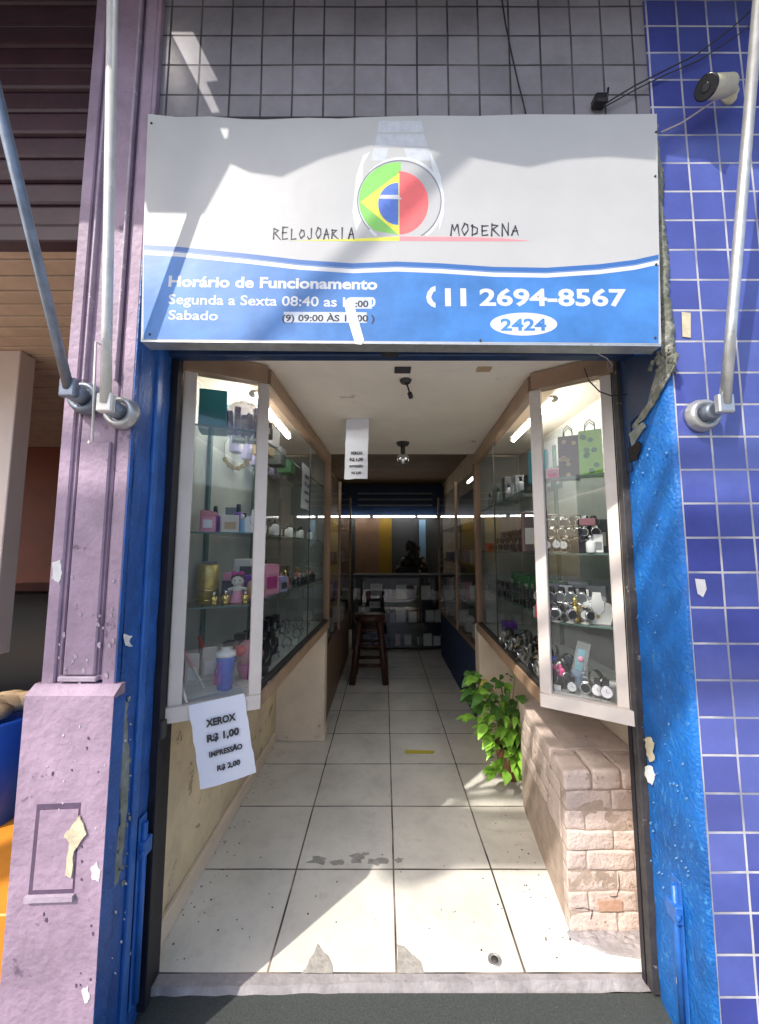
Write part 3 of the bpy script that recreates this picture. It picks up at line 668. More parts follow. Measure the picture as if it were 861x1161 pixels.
s = MB(); s.prism([Q(x, y, 2.6) for x, y in [(453, 196), (409, 229), (453, 267)]], (0, -.00004, 0)); s.build('logo_yellow', M['ink_yellow'], sign)
disc(452, 230, 34, 36, -PI/2, PI/2, 2.2, M['ink_red'], 'logo_red')
disc(452, 231, 23, 24, PI/2, PI*1.5, 3.2, M['ink_blue'], 'logo_blue')
s = MB(); s.prism([Q(x, y, 3.8) for x, y in [(432, 221), (452, 221), (456, 226), (430, 225)]], (0, -.00004, 0)); s.build('logo_white_band', M['ink_white'], sign)
s = MB(); A = [a*PI/40 for a in range(-13, 51)]
for i in range(len(A)-1):
    s.face([Q(453+r*1.0*math.cos(a), 228-r*.97*math.sin(a), 4.2) for r, a in ((48, A[i]), (48, A[i+1]), (46.6, A[i+1]), (46.6, A[i]))])
s.build('logo_ring', M['ink_grey'], sign)
s = MB(); s.prism([Q(x, y, 3.6) for x, y in [(330, 272.5), (404, 270.5), (453, 268), (453, 273), (404, 273.5)]], (0, -.00004, 0)); s.build('underline', M['ink_yellow'], sign)
s = MB(); s.prism([Q(x, y, 3.6) for x, y in [(453, 268), (520, 268.5), (570, 270), (602, 273), (570, 273.5), (453, 273)]], (0, -.00004, 0)); s.build('underline', M['ink_line_red'], sign)
brush('shop_name_text', 'RELOJOARIA', lambda x, y: Q(x, y, 4.4), 310, 404, 271, 12, M['ink_black'], sign)
brush('shop_name_text', 'MODERNA', lambda x, y: Q(x, y, 4.6), 511, 591, 267, 12.5, M['ink_black'], sign)
s = MB(); s.prism([Q(x, y, 5.5) for x, y in [(390, 343), (395, 338), (400, 340), (413, 386), (410, 391), (403, 390), (394, 360)]], (0, -.001, 0)); s.build('tape_strip', M['tape'], sign)
s = MB(); s.prism([Q(x, y, .4) for x, y in [(160, 385.5), (750, 390.5), (750, 392.5), (160, 387.5)]], (0, .05, 0)); s.build('bottom_trim', M['galv'], sign)
for x, y in [(170, 379), (545, 386), (743, 383), (744, 150), (172, 140), (743, 200), (744, 300)]: MB().lathe([(.004, 0), (.003, .003)], Q(x, y, 1), 8, 'y').build('screw', M['rust'], sign)
# dark batten above sign
s = MB(); s.box(-.80, .905, -.022, .002, 2.955, 2.975, .003); tag(s.build('batten', M['black_metal']), 'thin dark batten along the top edge of the shop sign', 'batten')

# ================================================================== AWNING, ARMS, WIRES
def arm(label, base, top, m, mf, r=.0140, rod=False):
    base, top = Vector(base), Vector(top)
    t = thing('steel_stay', label, 'support pole', base)
    d = (top-base); MB().tube([base, base+d*.18, top], [r*1.12, r, r], 14).build('pole', m, t)
    f = MB(); wallY = -.021 if base.x < 0 else 0
    f.lathe([(.052, 0), (.052, .012), (.046, .018), (.046, .03), (.034, .034), (.030, .022)], (base.x+.01*(1 if base.x < 0 else -1), wallY-.001, base.z-.01), 26, 'y'); f.build('flange', mf, t)
    MB().lathe([(.026, .02), (.026, .055), (.018, .06)], (base.x+.008*(1 if base.x < 0 else -1), wallY, base.z-.01), 16, 'y').build('hub', M['galv_dark'], t)
    MB().box(base.x-.024, base.x+.024, base.y-.01, base.y+.012, base.z-.028, base.z+.03, .004).build('clevis', m, t)
    return t
def ext(b, p, k): b, p = Vector(b), Vector(p); return b+(p-b)*k
b1 = PY(120, 457, -.09); arm('pale awning arm rising straight up the lilac pilaster', b1, ext(b1, PY(128, 0, -.27), 1.12), M['galv_white'], M['galv'])
b2 = PY(78, 440, -.09); arm('grey awning arm leaning left over the neighbouring shutter', b2, ext(b2, PY(-4, 105, -.42), 1.5), M['galv_dark'], M['galv_dark'], .0130)
b3 = PY(822, 458, -.085); arm('shiny awning arm rising over the blue tiles on the right', b3, ext(b3, PY(861, -10, -.25), 1.15), M['galv'], M['galv'])
s = MB(); a, b = PY(109, 388, -.075), PY(105, 500, -.065)
s.tube([a+Vector((0, .02, .004)), a, b, b+Vector((-.01, 0, -.006)), b+Vector((-.018, .01, .002))], .0035, 8); tag(s.build('hook_rod', M['galv_white']), 'thin steel hook rod between the two awning arm brackets', 'rod')
# awning canvas above the frame: shades the upper facade
def awn_y(p, Y0):
    # walk from the shadow point p back towards the sun until the canvas plane z = 3.95 + .8 Y
    k = 0; L = Vector((.93, 1, -1.4)); d = (3.95+.8*p.y-p.z)/(1.4+.8); return p - L*d
edge = [PY(x, y, -.06) for x, y in [(60, 222), (165, 228), (168, 242), (232, 243), (262, 186), (285, 196), (320, 201), (365, 180), (420, 165), (480, 169), (540, 180), (600, 190), (640, 181), (690, 178), (744, 182)]] + [PY(x, y, 0) for x, y in [(756, 176), (830, 186), (861, 192)]]
edge = [awn_y(p, 0) for p in edge]
el = edge[0]; er = edge[-1]
outl = [Vector((-4.5, .0, 3.95)), Vector((-4.5, el.y-.1, 3.95+.8*(el.y-.1)))] + [Vector((el.x-1.0, el.y-.1, 3.95+.8*(el.y-.1)))] + edge + [Vector((er.x+1.6, er.y, er.z)), Vector((er.x+1.6, 0, 3.95))]
hole = [awn_y(PY(x, y, 0), 0) for x, y in [(192, 33), (218, 33), (246, 88), (233, 90), (248, 124), (239, 125)]]
hole2 = [awn_y(PY(x, y, -.06), 0) for x, y in [(250, 146), (260, 146), (259, 155), (255, 158)]]
tri = geometry.tessellate_polygon([outl, hole, hole2]); allp = outl+hole+hole2
t = thing('awning', 'grey canvas awning with wavy front edge above the shop sign', 'awning', (0, 0, 3.95))
s = MB(); vs = [s.bm.verts.new(p) for p in allp]
for f in tri: s.bm.faces.new([vs[i] for i in f])
cv = s.build('canvas', M['fabric_awning'], t); md = cv.modifiers.new('thick', 'SOLIDIFY'); md.thickness = .003
# wires on the facade
def wire(name, label, pts, r=.003, m='cable', cat='cable'):
    s = MB(); s.tube(pts, r, 6); return tag(s.build(name, M[m]), label, cat)
wire('wire', 'thin dark wire hanging down the grey tiles above the sign', [PY(x, y, -.012) for x, y in [(568, -10), (573, 25), (580, 60), (588, 95), (594, 118), (597, 133)]], .003)
wire('wire', 'thin upper wire running from the black clip up across the blue tiles', [PY(x, y, -.02) for x, y in [(684, 119), (720, 97), (750, 82), (790, 62), (830, 32), (875, -10)]], .0025)
wire('wire', 'thin lower wire running beside another up across the blue tiles', [PY(x, y, -.014) for x, y in [(686, 121), (722, 101), (752, 86), (794, 68), (835, 41), (880, 4)]], .002)
t = thing('wire_clip', 'small black wire clip at the top edge of the sign', 'clip', PY(677, 122, 0))
c = PY(678, 122, 0); MB().box(c.x-.025, c.x+.02, -.035, .004, c.z-.012, c.z+.02, .006).build('clip_body', M['black_plastic'], t)
MB().tube([c+Vector((.02, -.02, .0)), c+Vector((.028, -.02, .05))], .004, 6).build('clip_pin', M['black_plastic'], t)
t = thing('security_camera', 'cream bullet security camera with black face on the blue tiles', 'security camera', PY(818, 115, 0))
cc = PY(827, 97, -.060); fc = PY(801, 99, -.105); d = (fc-cc).normalized()
def cyl(p, q, prof):
    s = MB(); p, q = Vector(p), Vector(q); d = q-p; s.tube([p+d*a for a, r in prof], [r for a, r in prof], 22); return s
cyl(cc, fc, [(0, .026), (.06, .031), (.96, .031), (1, .030)]).build('body', M['cream_plastic'], t)
cyl(fc-d*.004, fc+d*.004, [(0, .0335), (.8, .0335), (1, .030)]).build('face', M['black_plastic'], t)
cyl(fc+d*.0042, fc+d*.006, [(0, .013), (1, .011)]).build('lens', M['lens'], t)
b = PY(825, 112, -.0); MB().lathe([(.026, .0), (.026, .010), (.020, .016), (.015, .03)], b, 20, 'y').build('mount', M['cream_plastic'], t)
MB().tube([b+Vector((0, -.028, 0)), cc+Vector((0, .0, -.012))], .012, 10).build('joint', M['cream_plastic'], t)
wire('camera_cable', 'pale cable looping from the security camera down to the sign edge', [b+Vector((-.01, -.03, -.005)), PY(806, 117, -.03), PY(790, 128, -.03), PY(772, 140, -.02), PY(750, 150, -.02)], .003, 'cable_pale')
wire('wire', 'thin pale wire dangling from the sign bottom by the right jamb', [PY(660, 390, -.05), PY(672, 398, .02), PY(688, 406, .10), PY(695, 414, .13), PY(690, 420, .14), PY(689, 410, .14)], .0018, 'cable_pale')
wire('wire', 'dark looped wire crossing the top of the right display window', [PY(663, 418, .27), PY(668, 432, .25), PY(680, 444, .22), PY(694, 449, .20), PY(712, 447, .20), PY(718, 430, .20), PY(708, 410, .2)], .0022)
s = MB(); s.prism([PY(x, y, -.002) for x, y in [(773, 354), (783, 355), (783, 383), (774, 382)]], (0, -.0015, 0)); tag(s.build('tape_piece', M['chip_cream']), 'cream tape piece stuck on the blue tiles near the sign corner', 'tape')
s = MB(); s.prism([PY(x, y, -.002) for x, y in [(788, 656), (799, 657), (801, 668), (797, 677), (791, 673)]], (0, -.0015, 0)); tag(s.build('paint_splash', M['chip_white']), 'small white torn sticker patch on a blue tile at mid height', 'sticker')

# street behind the camera: opposite houses, pole and overhead cables that shade the facade
t = thing('opposite_building', 'pale two storey building across the street with shop openings', 'building', (-3, -16, 0))
MB().box(-14, 3, -20, -16, 0, 5.6).build('wall', M['far_wall'], t)
s = MB()
for k in range(6): s.box(-13+k*2.7, -11.2+k*2.7, -15.99, -15.9, 3.6, 4.8)
s.build('window_band', M['darkgrey'], t)
s = MB()
for k in range(4): s.box(-13.2+k*4, -10.2+k*4, -15.99, -15.85, .05, 2.9)
s.build('shopfront', M['navy'], t)
t = thing('opposite_building', 'blue grey single storey building across the street', 'building', (9, -16, 0))
MB().box(3.05, 18, -20, -15.8, 0, 4.4).build('wall', M['far_wall2'], t)
s = MB()
for k in range(3): s.box(4+k*4.6, 7.4+k*4.6, -15.79, -15.6, .05, 3.0)
s.build('shopfront', M['far_wall'], t)
t = thing('utility_pole', 'concrete utility pole at the kerb carrying overhead cables', 'utility pole', (-5.3, -3.9, 0))
MB().tube([(-5.3, -3.9, -.02), (-5.3, -3.9, 8.5)], [.16, .11], 16).build('shaft', M['pole_concrete'], t)
MB().box(-5.4, -5.2, -4.3, -2.7, 7.6, 7.72).build('crossarm', M['pole_concrete'], t)
for zw, r, lab in [(1.80, .030, 'highest'), (1.56, .050, 'upper'), (1.40, .036, 'middle'), (1.18, .080, 'lower')]:
    zc = zw+4.2; pts = [Vector((-5.3+i*1.2, -3.0, zc+.22*((i-5)/5.)**2*(.3 if zw > 1.3 else .5)-.03)) for i in range(11)]
    wire('overhead_cable', lab+' bundle of overhead cables running along the street', pts, r)
c = PZ(500, 953, 0) - Vector((.93, 1, -1.4))*3.95  # unseen coil added to cast a dark patch on the shop floor
t = thing('shade_coil', 'unseen black coil added on the overhead cables to shade the shop floor', 'cable coil', c)
s = MB(); qx, qz = Vector((1, 0, 0)), Vector((.0, .15, 1)).normalized()
for j in range(9):
    R0 = .03+.026*j; s.tube([c+qx*R0*math.cos(a*PI/14)*.9+qz*R0*1.25*math.sin(a*PI/14)+Vector((0, .012*(j % 2), 0)) for a in range(29)], .014, 6, False)
s.build('coil', M['cable'], t)
for k, (dx, lab) in enumerate([(0, 'left'), (.10, 'right')]):
    a, b = Vector((1.25+dx, -.01, 3.80)), Vector((-5.3+.2*dx, -3.9, 6.2+.1*k)); wire('service_cable', lab+' one of two service cables dropping from the street pole to the facade', [a, a*.75+b*.25+Vector((0, 0, -.05)), (a+b)/2+Vector((0, 0, -.07)), a*.25+b*.75+Vector((0, 0, -.05)), b], .017)
# ================================================================== DISPLAY CASES
def frame_box(s, p, wx, wy, z0, z1, ang=0):
    m = Matrix.Translation((p[0], p[1], 0)) @ Matrix.Rotation(ang, 4, 'Z'); s.box(-wx/2, wx/2, -wy/2, wy/2, z0, z1, .003, m)
def pane(s, a, b, z0, z1, th=.005):
    a, b = Vector((a[0], a[1], 0)), Vector((b[0], b[1], 0)); d = (b-a).normalized(); n_ = Vector((-d.y, d.x, 0))
    s.face([Vector((p.x, p.y, z)) for p, z in ((a, z0), (b, z0), (b, z1), (a, z1))])
def display_case(label, A, B, C, backx, zt, zb, shelves, side, shift=0):
    cx_ = (A[0]+C[0])/2
    t = thing('display_case', label, 'display case', (cx_, 1.0, zb))
    ab = math.atan2(B[1]-A[1], B[0]-A[0])
    # posts
    s = MB(); frame_box(s, A, .048, .025, zb-.0, zt-.075, ab); s.build('post', M['frame'], t)
    s = MB(); frame_box(s, B, .046, .036, zb, zt-.075, ab); s.build('post', M['frame'], t)
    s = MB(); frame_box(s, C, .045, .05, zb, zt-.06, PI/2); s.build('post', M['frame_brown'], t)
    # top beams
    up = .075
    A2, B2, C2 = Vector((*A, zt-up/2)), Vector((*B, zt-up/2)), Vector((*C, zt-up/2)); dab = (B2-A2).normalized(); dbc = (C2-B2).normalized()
    MB().beam(A2-dab*.03, B2+dab*.012, .05, up).build('top_beam', M['frame_tan_shaded'], t)
    MB().beam(B2+dbc*.02, C2, .048, up-.002).build('top_beam', M['frame_tan_shaded'], t)
    # bottom sill
    A3, B3, C3 = Vector((*A, zb-.025)), Vector((*B, zb-.025)), Vector((*C, zb-.025))
    MB().beam(A3-dab*.03, B3+dab*.02, .058, .052).build('sill', M['frame'], t)
    MB().beam(B3+dbc*.02, C3, .055, .050).build('sill', M['frame_tan_shaded'], t)
    MB().beam(B3+Vector((0, 0, .033))+dbc*.03, C3+Vector((0, 0, .033)), .03, .014).build('glazing_seal', M['seal'], t)
    # glass
    s = MB(); pane(s, (A[0]+dab.x*.028, A[1]+dab.y*.028), (B[0]-dab.x*.03, B[1]-dab.y*.03), zb, zt-up); s.build('glass_pane', M['glass_front'], t)
    mid = (B[0]*.42+C[0]*.58, B[1]*.42+C[1]*.58)
    s = MB(); pane(s, (B[0]+dbc.x*.025, B[1]+dbc.y*.025), (mid[0], mid[1]), zb, zt-up); s.build('glass_pane', M['glass'], t)
    s = MB(); pane(s, (mid[0]+dbc.x*.004, mid[1]+dbc.y*.004), (C[0], C[1]), zb, zt-up); s.build('glass_pane', M['glass'], t)
    s = MB(); s.beam((mid[0], mid[1], zb), (mid[0], mid[1], zt-up), .006, .008, (0, 1, 0)); s.build('pane_joint', M['seal'], t)
    # lining
    bx = backx; s = MB()
    s.box(min(bx, bx-side*.004), max(bx, bx-side*.004), .32, C[1], zb, zt-.003); s.box(min(bx, C[0]), max(bx, C[0]), C[1]+.03, C[1]+.034, zb, zt-.003)
    s.build('lining', M['case_back'], t)
    poly = [(A[0], A[1]+.03), (B[0], B[1]+.02), C, (bx-side*.004, C[1]), (bx-side*.004, A[1]+.03)]
    s = MB(); s.prism([(x, y, zb-.02) for x, y in poly], (0, 0, .02)); s.build('case_floor', M['case_bottom'], t)
    for zsh in shelves:
        ins = [(A[0]+side*.01, A[1]+.04), (B[0]+side*.045, B[1]+.03), (C[0]+side*.03, C[1]-.02), (bx-side*.012, C[1]-.02), (bx-side*.012, A[1]+.06)]
        s = MB(); s.face([(x, y, zsh) for x, y in ins]); sh = s.build('shelf', M['glass_shelf'], t)
        s = MB()
        for i in range(2): s.beam(Vector((*ins[i], zsh-.0035)), Vector((*ins[i+1], zsh-.0035)), .004, .007)
        s.build('shelf_edge', M['glass_edge'], sh)
    s = MB()
    for yy in (.62, 1.25): s.box(min(bx-side*.005, bx-side*.02), max(bx-side*.005, bx-side*.02), yy-.012, yy+.012, zb, zt-.1)
    s.build('shelf_standard', M['glass_edge'], t)
    return t
LA, LB, LC = (-.765, .255), (-.512, .37), (-.462, 1.93)
RA, RB, RC = (.895, .285), (.668, .44), (.758, 1.93)
ZT = 2.262; LZB = .925; RZB = .905
LSH = (1.995, 1.56, 1.265); RSH = (1.80, 1.475, 1.185)
display_case('cream framed angled glass display case on the left of the doorway', LA, LB, LC, -.855, ZT, LZB, LSH, -1)
display_case('cream framed angled glass display case on the right above the brick plinth', RA, RB, RC, 1.115, ZT, RZB, RSH, 1)
def tube_light(label, a, b, m='tube', r=.011):
    a, b = Vector(a), Vector(b); t = thing('tube_light', label, 'light', (a+b)/2); d = (b-a).normalized()
    MB().tube([a, b], r, 12).build('tube', M[m], t)
    MB().tube([a-d*.03, a], r*1.15, 12).build('end_cap', M['white_metal'], t); MB().tube([b, b+d*.03], r*1.15, 12).build('end_cap', M['white_metal'], t)
    MB().beam(a+Vector((0, 0, .022)), b+Vector((0, 0, .022)), .03, .014).build('batten', M['white_metal'], t)
tube_light('lit fluorescent tube inside the top of the left display case', (-.60, .50, 2.19), (-.60, 1.15, 2.19))
tube_light('lit fluorescent tube inside the top of the right display case', (.80, .56, 2.19), (.83, 1.22, 2.19))

# ---- small ceiling fittings
t = thing('ceiling_socket', 'bare dark lamp socket dangling from the ceiling nearest the door', 'lamp socket', PZ(460, 431, 2.27))
c = PZ(460, 431, 2.268); MB().lathe([(.028, 0), (.022, -.014)], c, 16).build('rose', M['rust'], t)
MB().tube([c+Vector((0, 0, -.01)), c+Vector((.01, 0, -.03)), c+Vector((.018, .0, -.06))], .004, 8).build('wire', M['cable'], t)
MB().tube([c+Vector((.018, 0, -.06)), c+Vector((.026, 0, -.085))], .011, 10).build('socket', M['black_plastic'], t)
t = thing('ceiling_lamp', 'bare unlit glass bulb on a dark rose at the far end of the cream ceiling', 'lamp', PZ(457, 503, 2.27))
c = PZ(457, 502, 2.268); MB().lathe([(.05, 0), (.04, -.02)], c, 16).build('rose', M['rust'], t)
MB().tube([c+Vector((0, 0, -.02)), c+Vector((0, 0, -.075))], .017, 10).build('socket', M['rust'], t)
MB().ball(c+Vector((0, 0, -.12)), .045).build('bulb', M['silver'], t)
s = MB(); a, b = PZ(461, 436, 2.268), PZ(457, 498, 2.268); s.beam(a, b, .03, .006); tag(s.build('conduit', M['ceiling']), 'flat cream painted conduit running along the ceiling between two lamp fittings', 'conduit')
s = MB(); c = PZ(457, 416, 2.268); s.box(c.x-.035, c.x+.035, c.y-.0, c.y+.05, 2.262, 2.2695); tag(s.build('ceiling_plate', M['rust']), 'small dark square plate on the ceiling just inside the door', 'plate')
s = MB(); c = PZ(550, 416, 2.268); s.box(c.x-.03, c.x+.03, c.y-.0, c.y+.035, 2.262, 2.2695); tag(s.build('ceiling_plate', M['tan']), 'small broken tan plate on the ceiling toward the right case', 'plate')

# ---- papers
def note(label, TL, TR, BL, wid, hei, size, top_blank, Y, cat='paper sign', tilt=None):
    """paper with four printed lines; TL,TR,BL are 3D corners"""
    TL, TR, BL = Vector(TL), Vector(TR), Vector(BL); t = thing('price_notice', label, cat, (TL+TR)/2)
    ex, ez = TR-TL, BL-TL; n_ = ex.cross(ez).normalized()
    if n_.y > 0: n_ = -n_
    s = MB(); nx, nz = 8, 12; g = []
    rr = random.Random(9)
    for j in range(nz+1):
        g.append([s.bm.verts.new(TL+ex*(i/nx)+ez*(j/nz)+n_*(.004*math.sin(i*.7+j*.4)*(j/nz))+ (ex*rr.uniform(-.012, .012) if i in (0, nx) else Vector()) + (ez*rr.uniform(-.008, .008) if j == nz else Vector())) for i in range(nx+1)])
    for j in range(nz):
        for i in range(nx): s.bm.faces.new([g[j][i], g[j][i+1], g[j+1][i+1], g[j+1][i]]).smooth = True
    s.build('sheet', M['paper'], t)
    rows = [('XEROX', .24, .78, .0), ('R$ 1,00', .22, .80, .0), ('IMPRESSÃO', .22, .82, 0), ('R$ 2,00', .32, .74, 0)]
    v0 = top_blank
    for i, (tx, a, b, _) in enumerate(rows):
        v = v0+(1-v0)*(.17+.195*i)+.05; cap = ez.length*(1-v0)*(.085 if i < 2 else .062)
        text('printed_line', tx, TL+ex*a+ez*v+n_*.007, TL+ex*b+ez*v+n_*.007, cap, M['ink_black'], t, .045, .0005)
    return t
Yx = .30
def tp_(x, y, zt, off): return None
# notice taped to left sill: hangs in front of the angled sill
def on_ab(x, y, off=.035):
    # plane through A-B of the left case moved outwards
    a, b = Vector((LA[0], LA[1], 0)), Vector((LB[0], LB[1], 0)); n_ = Vector((b.y-a.y, -(b.x-a.x), 0)).normalized()
    d = ray(x, y); k = ((a+n_*off)-CAM).dot(n_)/d.dot(n_); return CAM+d*k
note('white price notice taped to the sill of the left display case', on_ab(214, 800), on_ab(277, 786), on_ab(228, 896), 0, 0, 0, .08, 0)
pc = PZ(406, 475, 2.268)
hn = note('white price notice hanging from the ceiling in the middle of the passage', (pc.x-.068, pc.y, 2.268), (pc.x+.068, pc.y-.01, 2.268), (pc.x-.078, pc.y-.01, 1.90), 0, 0, 0, .46, 0)
p2 = (-.60, .95)

# ---- brick plinth
t = thing('brick_plinth', 'low peach painted brick plinth under the right display case', 'plinth', (.9, .8, 0))
xa, xb, ya, yb, zt = .722, 1.118, .44, 1.20, .60
xa0 = xa; s = MB(); s.prism([(xa+.004, ya+.003, 0), (xb, ya+.003, 0), (xb, yb, 0), (xa+.004+(yb-ya)*.11, yb, 0)], (0, 0, zt-.02)); s.build('core', M['brick_joint'], t)
def rough_box(x0, x1, y0, y1, z0, z1, amp, cuts=.02, bev=.012):
    from mathutils import noise
    q = MB(); q.box(x0, x1, y0, y1, z0, z1, bev, seg=2)
    for ax in range(3):
        lo, hi = ((x0, x1), (y0, y1), (z0, z1))[ax]; c = lo+cuts
        while c < hi-cuts*.5:
            no = [0, 0, 0]; no[ax] = 1; co = [0, 0, 0]; co[ax] = c
            bmesh.ops.bisect_plane(q.bm, geom=q.bm.verts[:]+q.bm.edges[:]+q.bm.faces[:], plane_co=co, plane_no=no); c += cuts
    for v in q.bm.verts:
        v.co += noise.noise_vector(v.co*11)*amp+noise.noise_vector(v.co*38)*amp*.5
    for f in q.bm.faces: f.smooth = True
    return q
rr = random.Random(11)
def shear(q):
    for v in q.bm.verts: v.co.x += max(0, v.co.y-ya)*.11*(xb-v.co.x)/(xb-xa)
    return q
def join(into, q):
    me = bpy.data.meshes.new('tmp'); q.bm.to_mesh(me); into.bm.from_mesh(me); bpy.data.meshes.remove(me); q.bm.free()
bw = MB(); z = .004; row = 0; bh = .0745
while z < zt-.08:
    x = xa-(.11 if row % 2 else .0)
    while x < xb:
        x0, x1 = max(x, xa), min(x+.19, xb)
        if x1-x0 > .03: join(bw, rough_box(x0+.0015, x1-.0015, ya+rr.uniform(-.004, .004), ya+.06, z+.0015, z+bh-.0015, .0045, .02, .006))
        x += .19
    y = ya+.061; first = True
    while y < yb:
        L_ = .19 if not (first and row % 2) else .10; first = False
        y1 = min(y+L_, yb); ins = .014 if z < .28 else 0
        if y1-y > .03: join(bw, rough_box(xa+ins+rr.uniform(-.003, .004), xa+.07, y+.0015, y1-.0015, z+.0015, z+bh-.0015, .0045, .025, .006))
        y += L_
    z += bh; row += 1
for v in bw.bm.verts: v.co.y += .0
shear(bw).build('brickwork', M['brick_paint'], t)
x = xa-.004; k = 0
while x < xb-.02:
    shear(rough_box(x+.0015, min(x+.118, xb)-.0015, ya-.006, ya+.17, z, zt+.002+.004*(k % 2), .005, .018, .012)).build('top_brick', M['brick_paint'], t); x += .119; k += 1
shear(rough_box(xa-.002, xb, ya+.168, yb+.01, z, zt+.001, .006, .02, .01)).build('top_slab', M['brick_paint'], t)
def crack(px, Y=None, r=.0022):
    s = MB(); s.tube([PY(x, y, ya-.004) for x, y in px], [r*(.5+.8*((i*7) % 5)/4.) for i in range(len(px))], 6); s.build('crack', M['rust'], t)
for px in ([(702, 990), (702, 1005), (700, 1016), (688, 1017)], [(652, 1030), (663, 1029), (672, 1032), (669, 1048)]): crack(rag(px, .5, 3)[:-3], r=.0013)
s = MB(); s.prism([PY(x, y, ya-.0075) for x, y in rag([(679, 1022), (706, 1021), (707, 1033), (680, 1034)], .8)], (0, .004, 0)); s.build('bare_brick', M['brick_bare'], t)
s = MB()
for k in range(60):
    x = rr.uniform(xa, xb-.03); q = rr.uniform(.006, .022); s.ball((x, ya-rr.uniform(0, .09)*(.3+.7*(x-xa)/.4), .004), q, 1.3, 1, .5, 6)
s.prism([(xa, ya+.01, .0), (xa+.02, ya-.03, .0), (xa+.1, ya-.075, 0), (xa+.2, ya-.09, 0), (xb, ya-.1, 0), (xb, ya+.01, 0)], (0, 0, .008))
s.jitter(.002).build('broken_mortar', M['concrete'], t)
# ---- plant
t = thing('potted_plant', 'leafy green pothos in a small pot between the brick plinth and the cross wall', 'plant', (.80, 1.5, 0))
MB().lathe([(.07, 0), (.10, .17), (.108, .175), (.108, .20), (.092, .20), (.085, .16)], (.84, 1.50, 0), 24).build('pot', M['terracotta'], t)
MB().lathe([(.084, .158), (.07, .165)], (.84, 1.50, 0), 18).build('soil', M['soil'], t)
rr = random.Random(4); lf = {'leaf': MB(), 'leaf_light': MB(), 'leaf_old': MB()}; st = MB()
def leaf(s, p, d, up, L_, W_):
    d = d.normalized(); side = d.cross(up).normalized(); nrm = side.cross(d); pts = []
    prof = [(0, .05, 0), (.18, .75, .02), (.42, 1, .05), (.7, .62, .03), (1, .02, -.1)]
    L1, C1, R1_ = [], [], []
    for a, w_, dz in prof:
        c = p+d*L_*a+nrm*L_*dz; L1.append(s.bm.verts.new(c+side*W_*w_+nrm*W_*.25*w_)); C1.append(s.bm.verts.new(c)); R1_.append(s.bm.verts.new(c-side*W_*w_+nrm*W_*.25*w_))
    for i in range(4):
        s.bm.faces.new([L1[i], C1[i], C1[i+1], L1[i+1]]).smooth = True; s.bm.faces.new([C1[i], R1_[i], R1_[i+1], C1[i+1]]).smooth = True
base = Vector((.84, 1.5, .17))
targets = []
for k in range(330):
    px, py = rr.uniform(533, 604), rr.uniform(764, 875)
    if py > 830 and not (556 < px < 598): continue
    if py < 790 and px > 590: continue
    if px < 545 and py > 815: continue
    Yp = rr.uniform(1.22, 1.66) if py < 830 else rr.uniform(1.24, 1.4)
    p = PY(px, py, Yp); p.x = min(p.x, 1.08); p.z = max(p.z, .05)
    targets.append((p, py))
for p, py in targets:
    out_ = (p-base); out_.z = rr.uniform(-.2, .25)*out_.length; d = Vector((out_.x*.6+rr.uniform(-.10, .02)-.02, out_.y*.5-rr.uniform(.02, .16), rr.uniform(-.14, .10)))
    mk = 'leaf_light' if (py > 808 or rr.random() < .25) else ('leaf_old' if rr.random() < .05 else 'leaf')  # sunlight on the lower leaves put into their colour, others random
    leaf(lf[mk], p, d, Vector((rr.uniform(-.5, .3), -.6, 1)).normalized(), rr.uniform(.04, .125), rr.uniform(.013, .034))
    if rr.random() < .25: st.tube([base+Vector((rr.uniform(-.03, .03), rr.uniform(-.03, .03), 0)), (base+p)/2+Vector((0, 0, .07)), p], .0022, 5)
lf['leaf_old'].build('yellowed_leaves', M['yellow_leaf'], t); lf['leaf'].build('leaves', M['leaf'], t); lf['leaf_light'].build('light_leaves', M['leaf_light'], t); st.build('stems', M['stem'], t)

# ---- stool
t = thing('bar_stool', 'dark reddish wooden stool standing in the shaded passage before the counter', 'stool', (-.15, 3.4, 0))
c = Vector((-.17, 3.42, 0)); MB().lathe([(.12, .66), (.165, .665), (.175, .69), (.17, .735), (.05, .75)], c, 28).build('seat', M['stool_wood'], t)
for sx in (-1, 1):
    for sy in (-1, 1): MB().tube([c+Vector((sx*.185, sy*.185, 0)), c+Vector((sx*.115, sy*.115, .67))], [.036, .034], 10).build('leg', M['stool_wood'], t)
for zz, e in ((.20, .162), (.40, .14), (.58, .122)):
    s = MB()
    for a, b in (((-1, -1), (1, -1)), ((1, -1), (1, 1)), ((1, 1), (-1, 1)), ((-1, 1), (-1, -1))): s.tube([c+Vector((a[0]*e, a[1]*e, zz)), c+Vector((b[0]*e, b[1]*e, zz))], .020, 8)
    s.build('rung', M['stool_wood'], t)

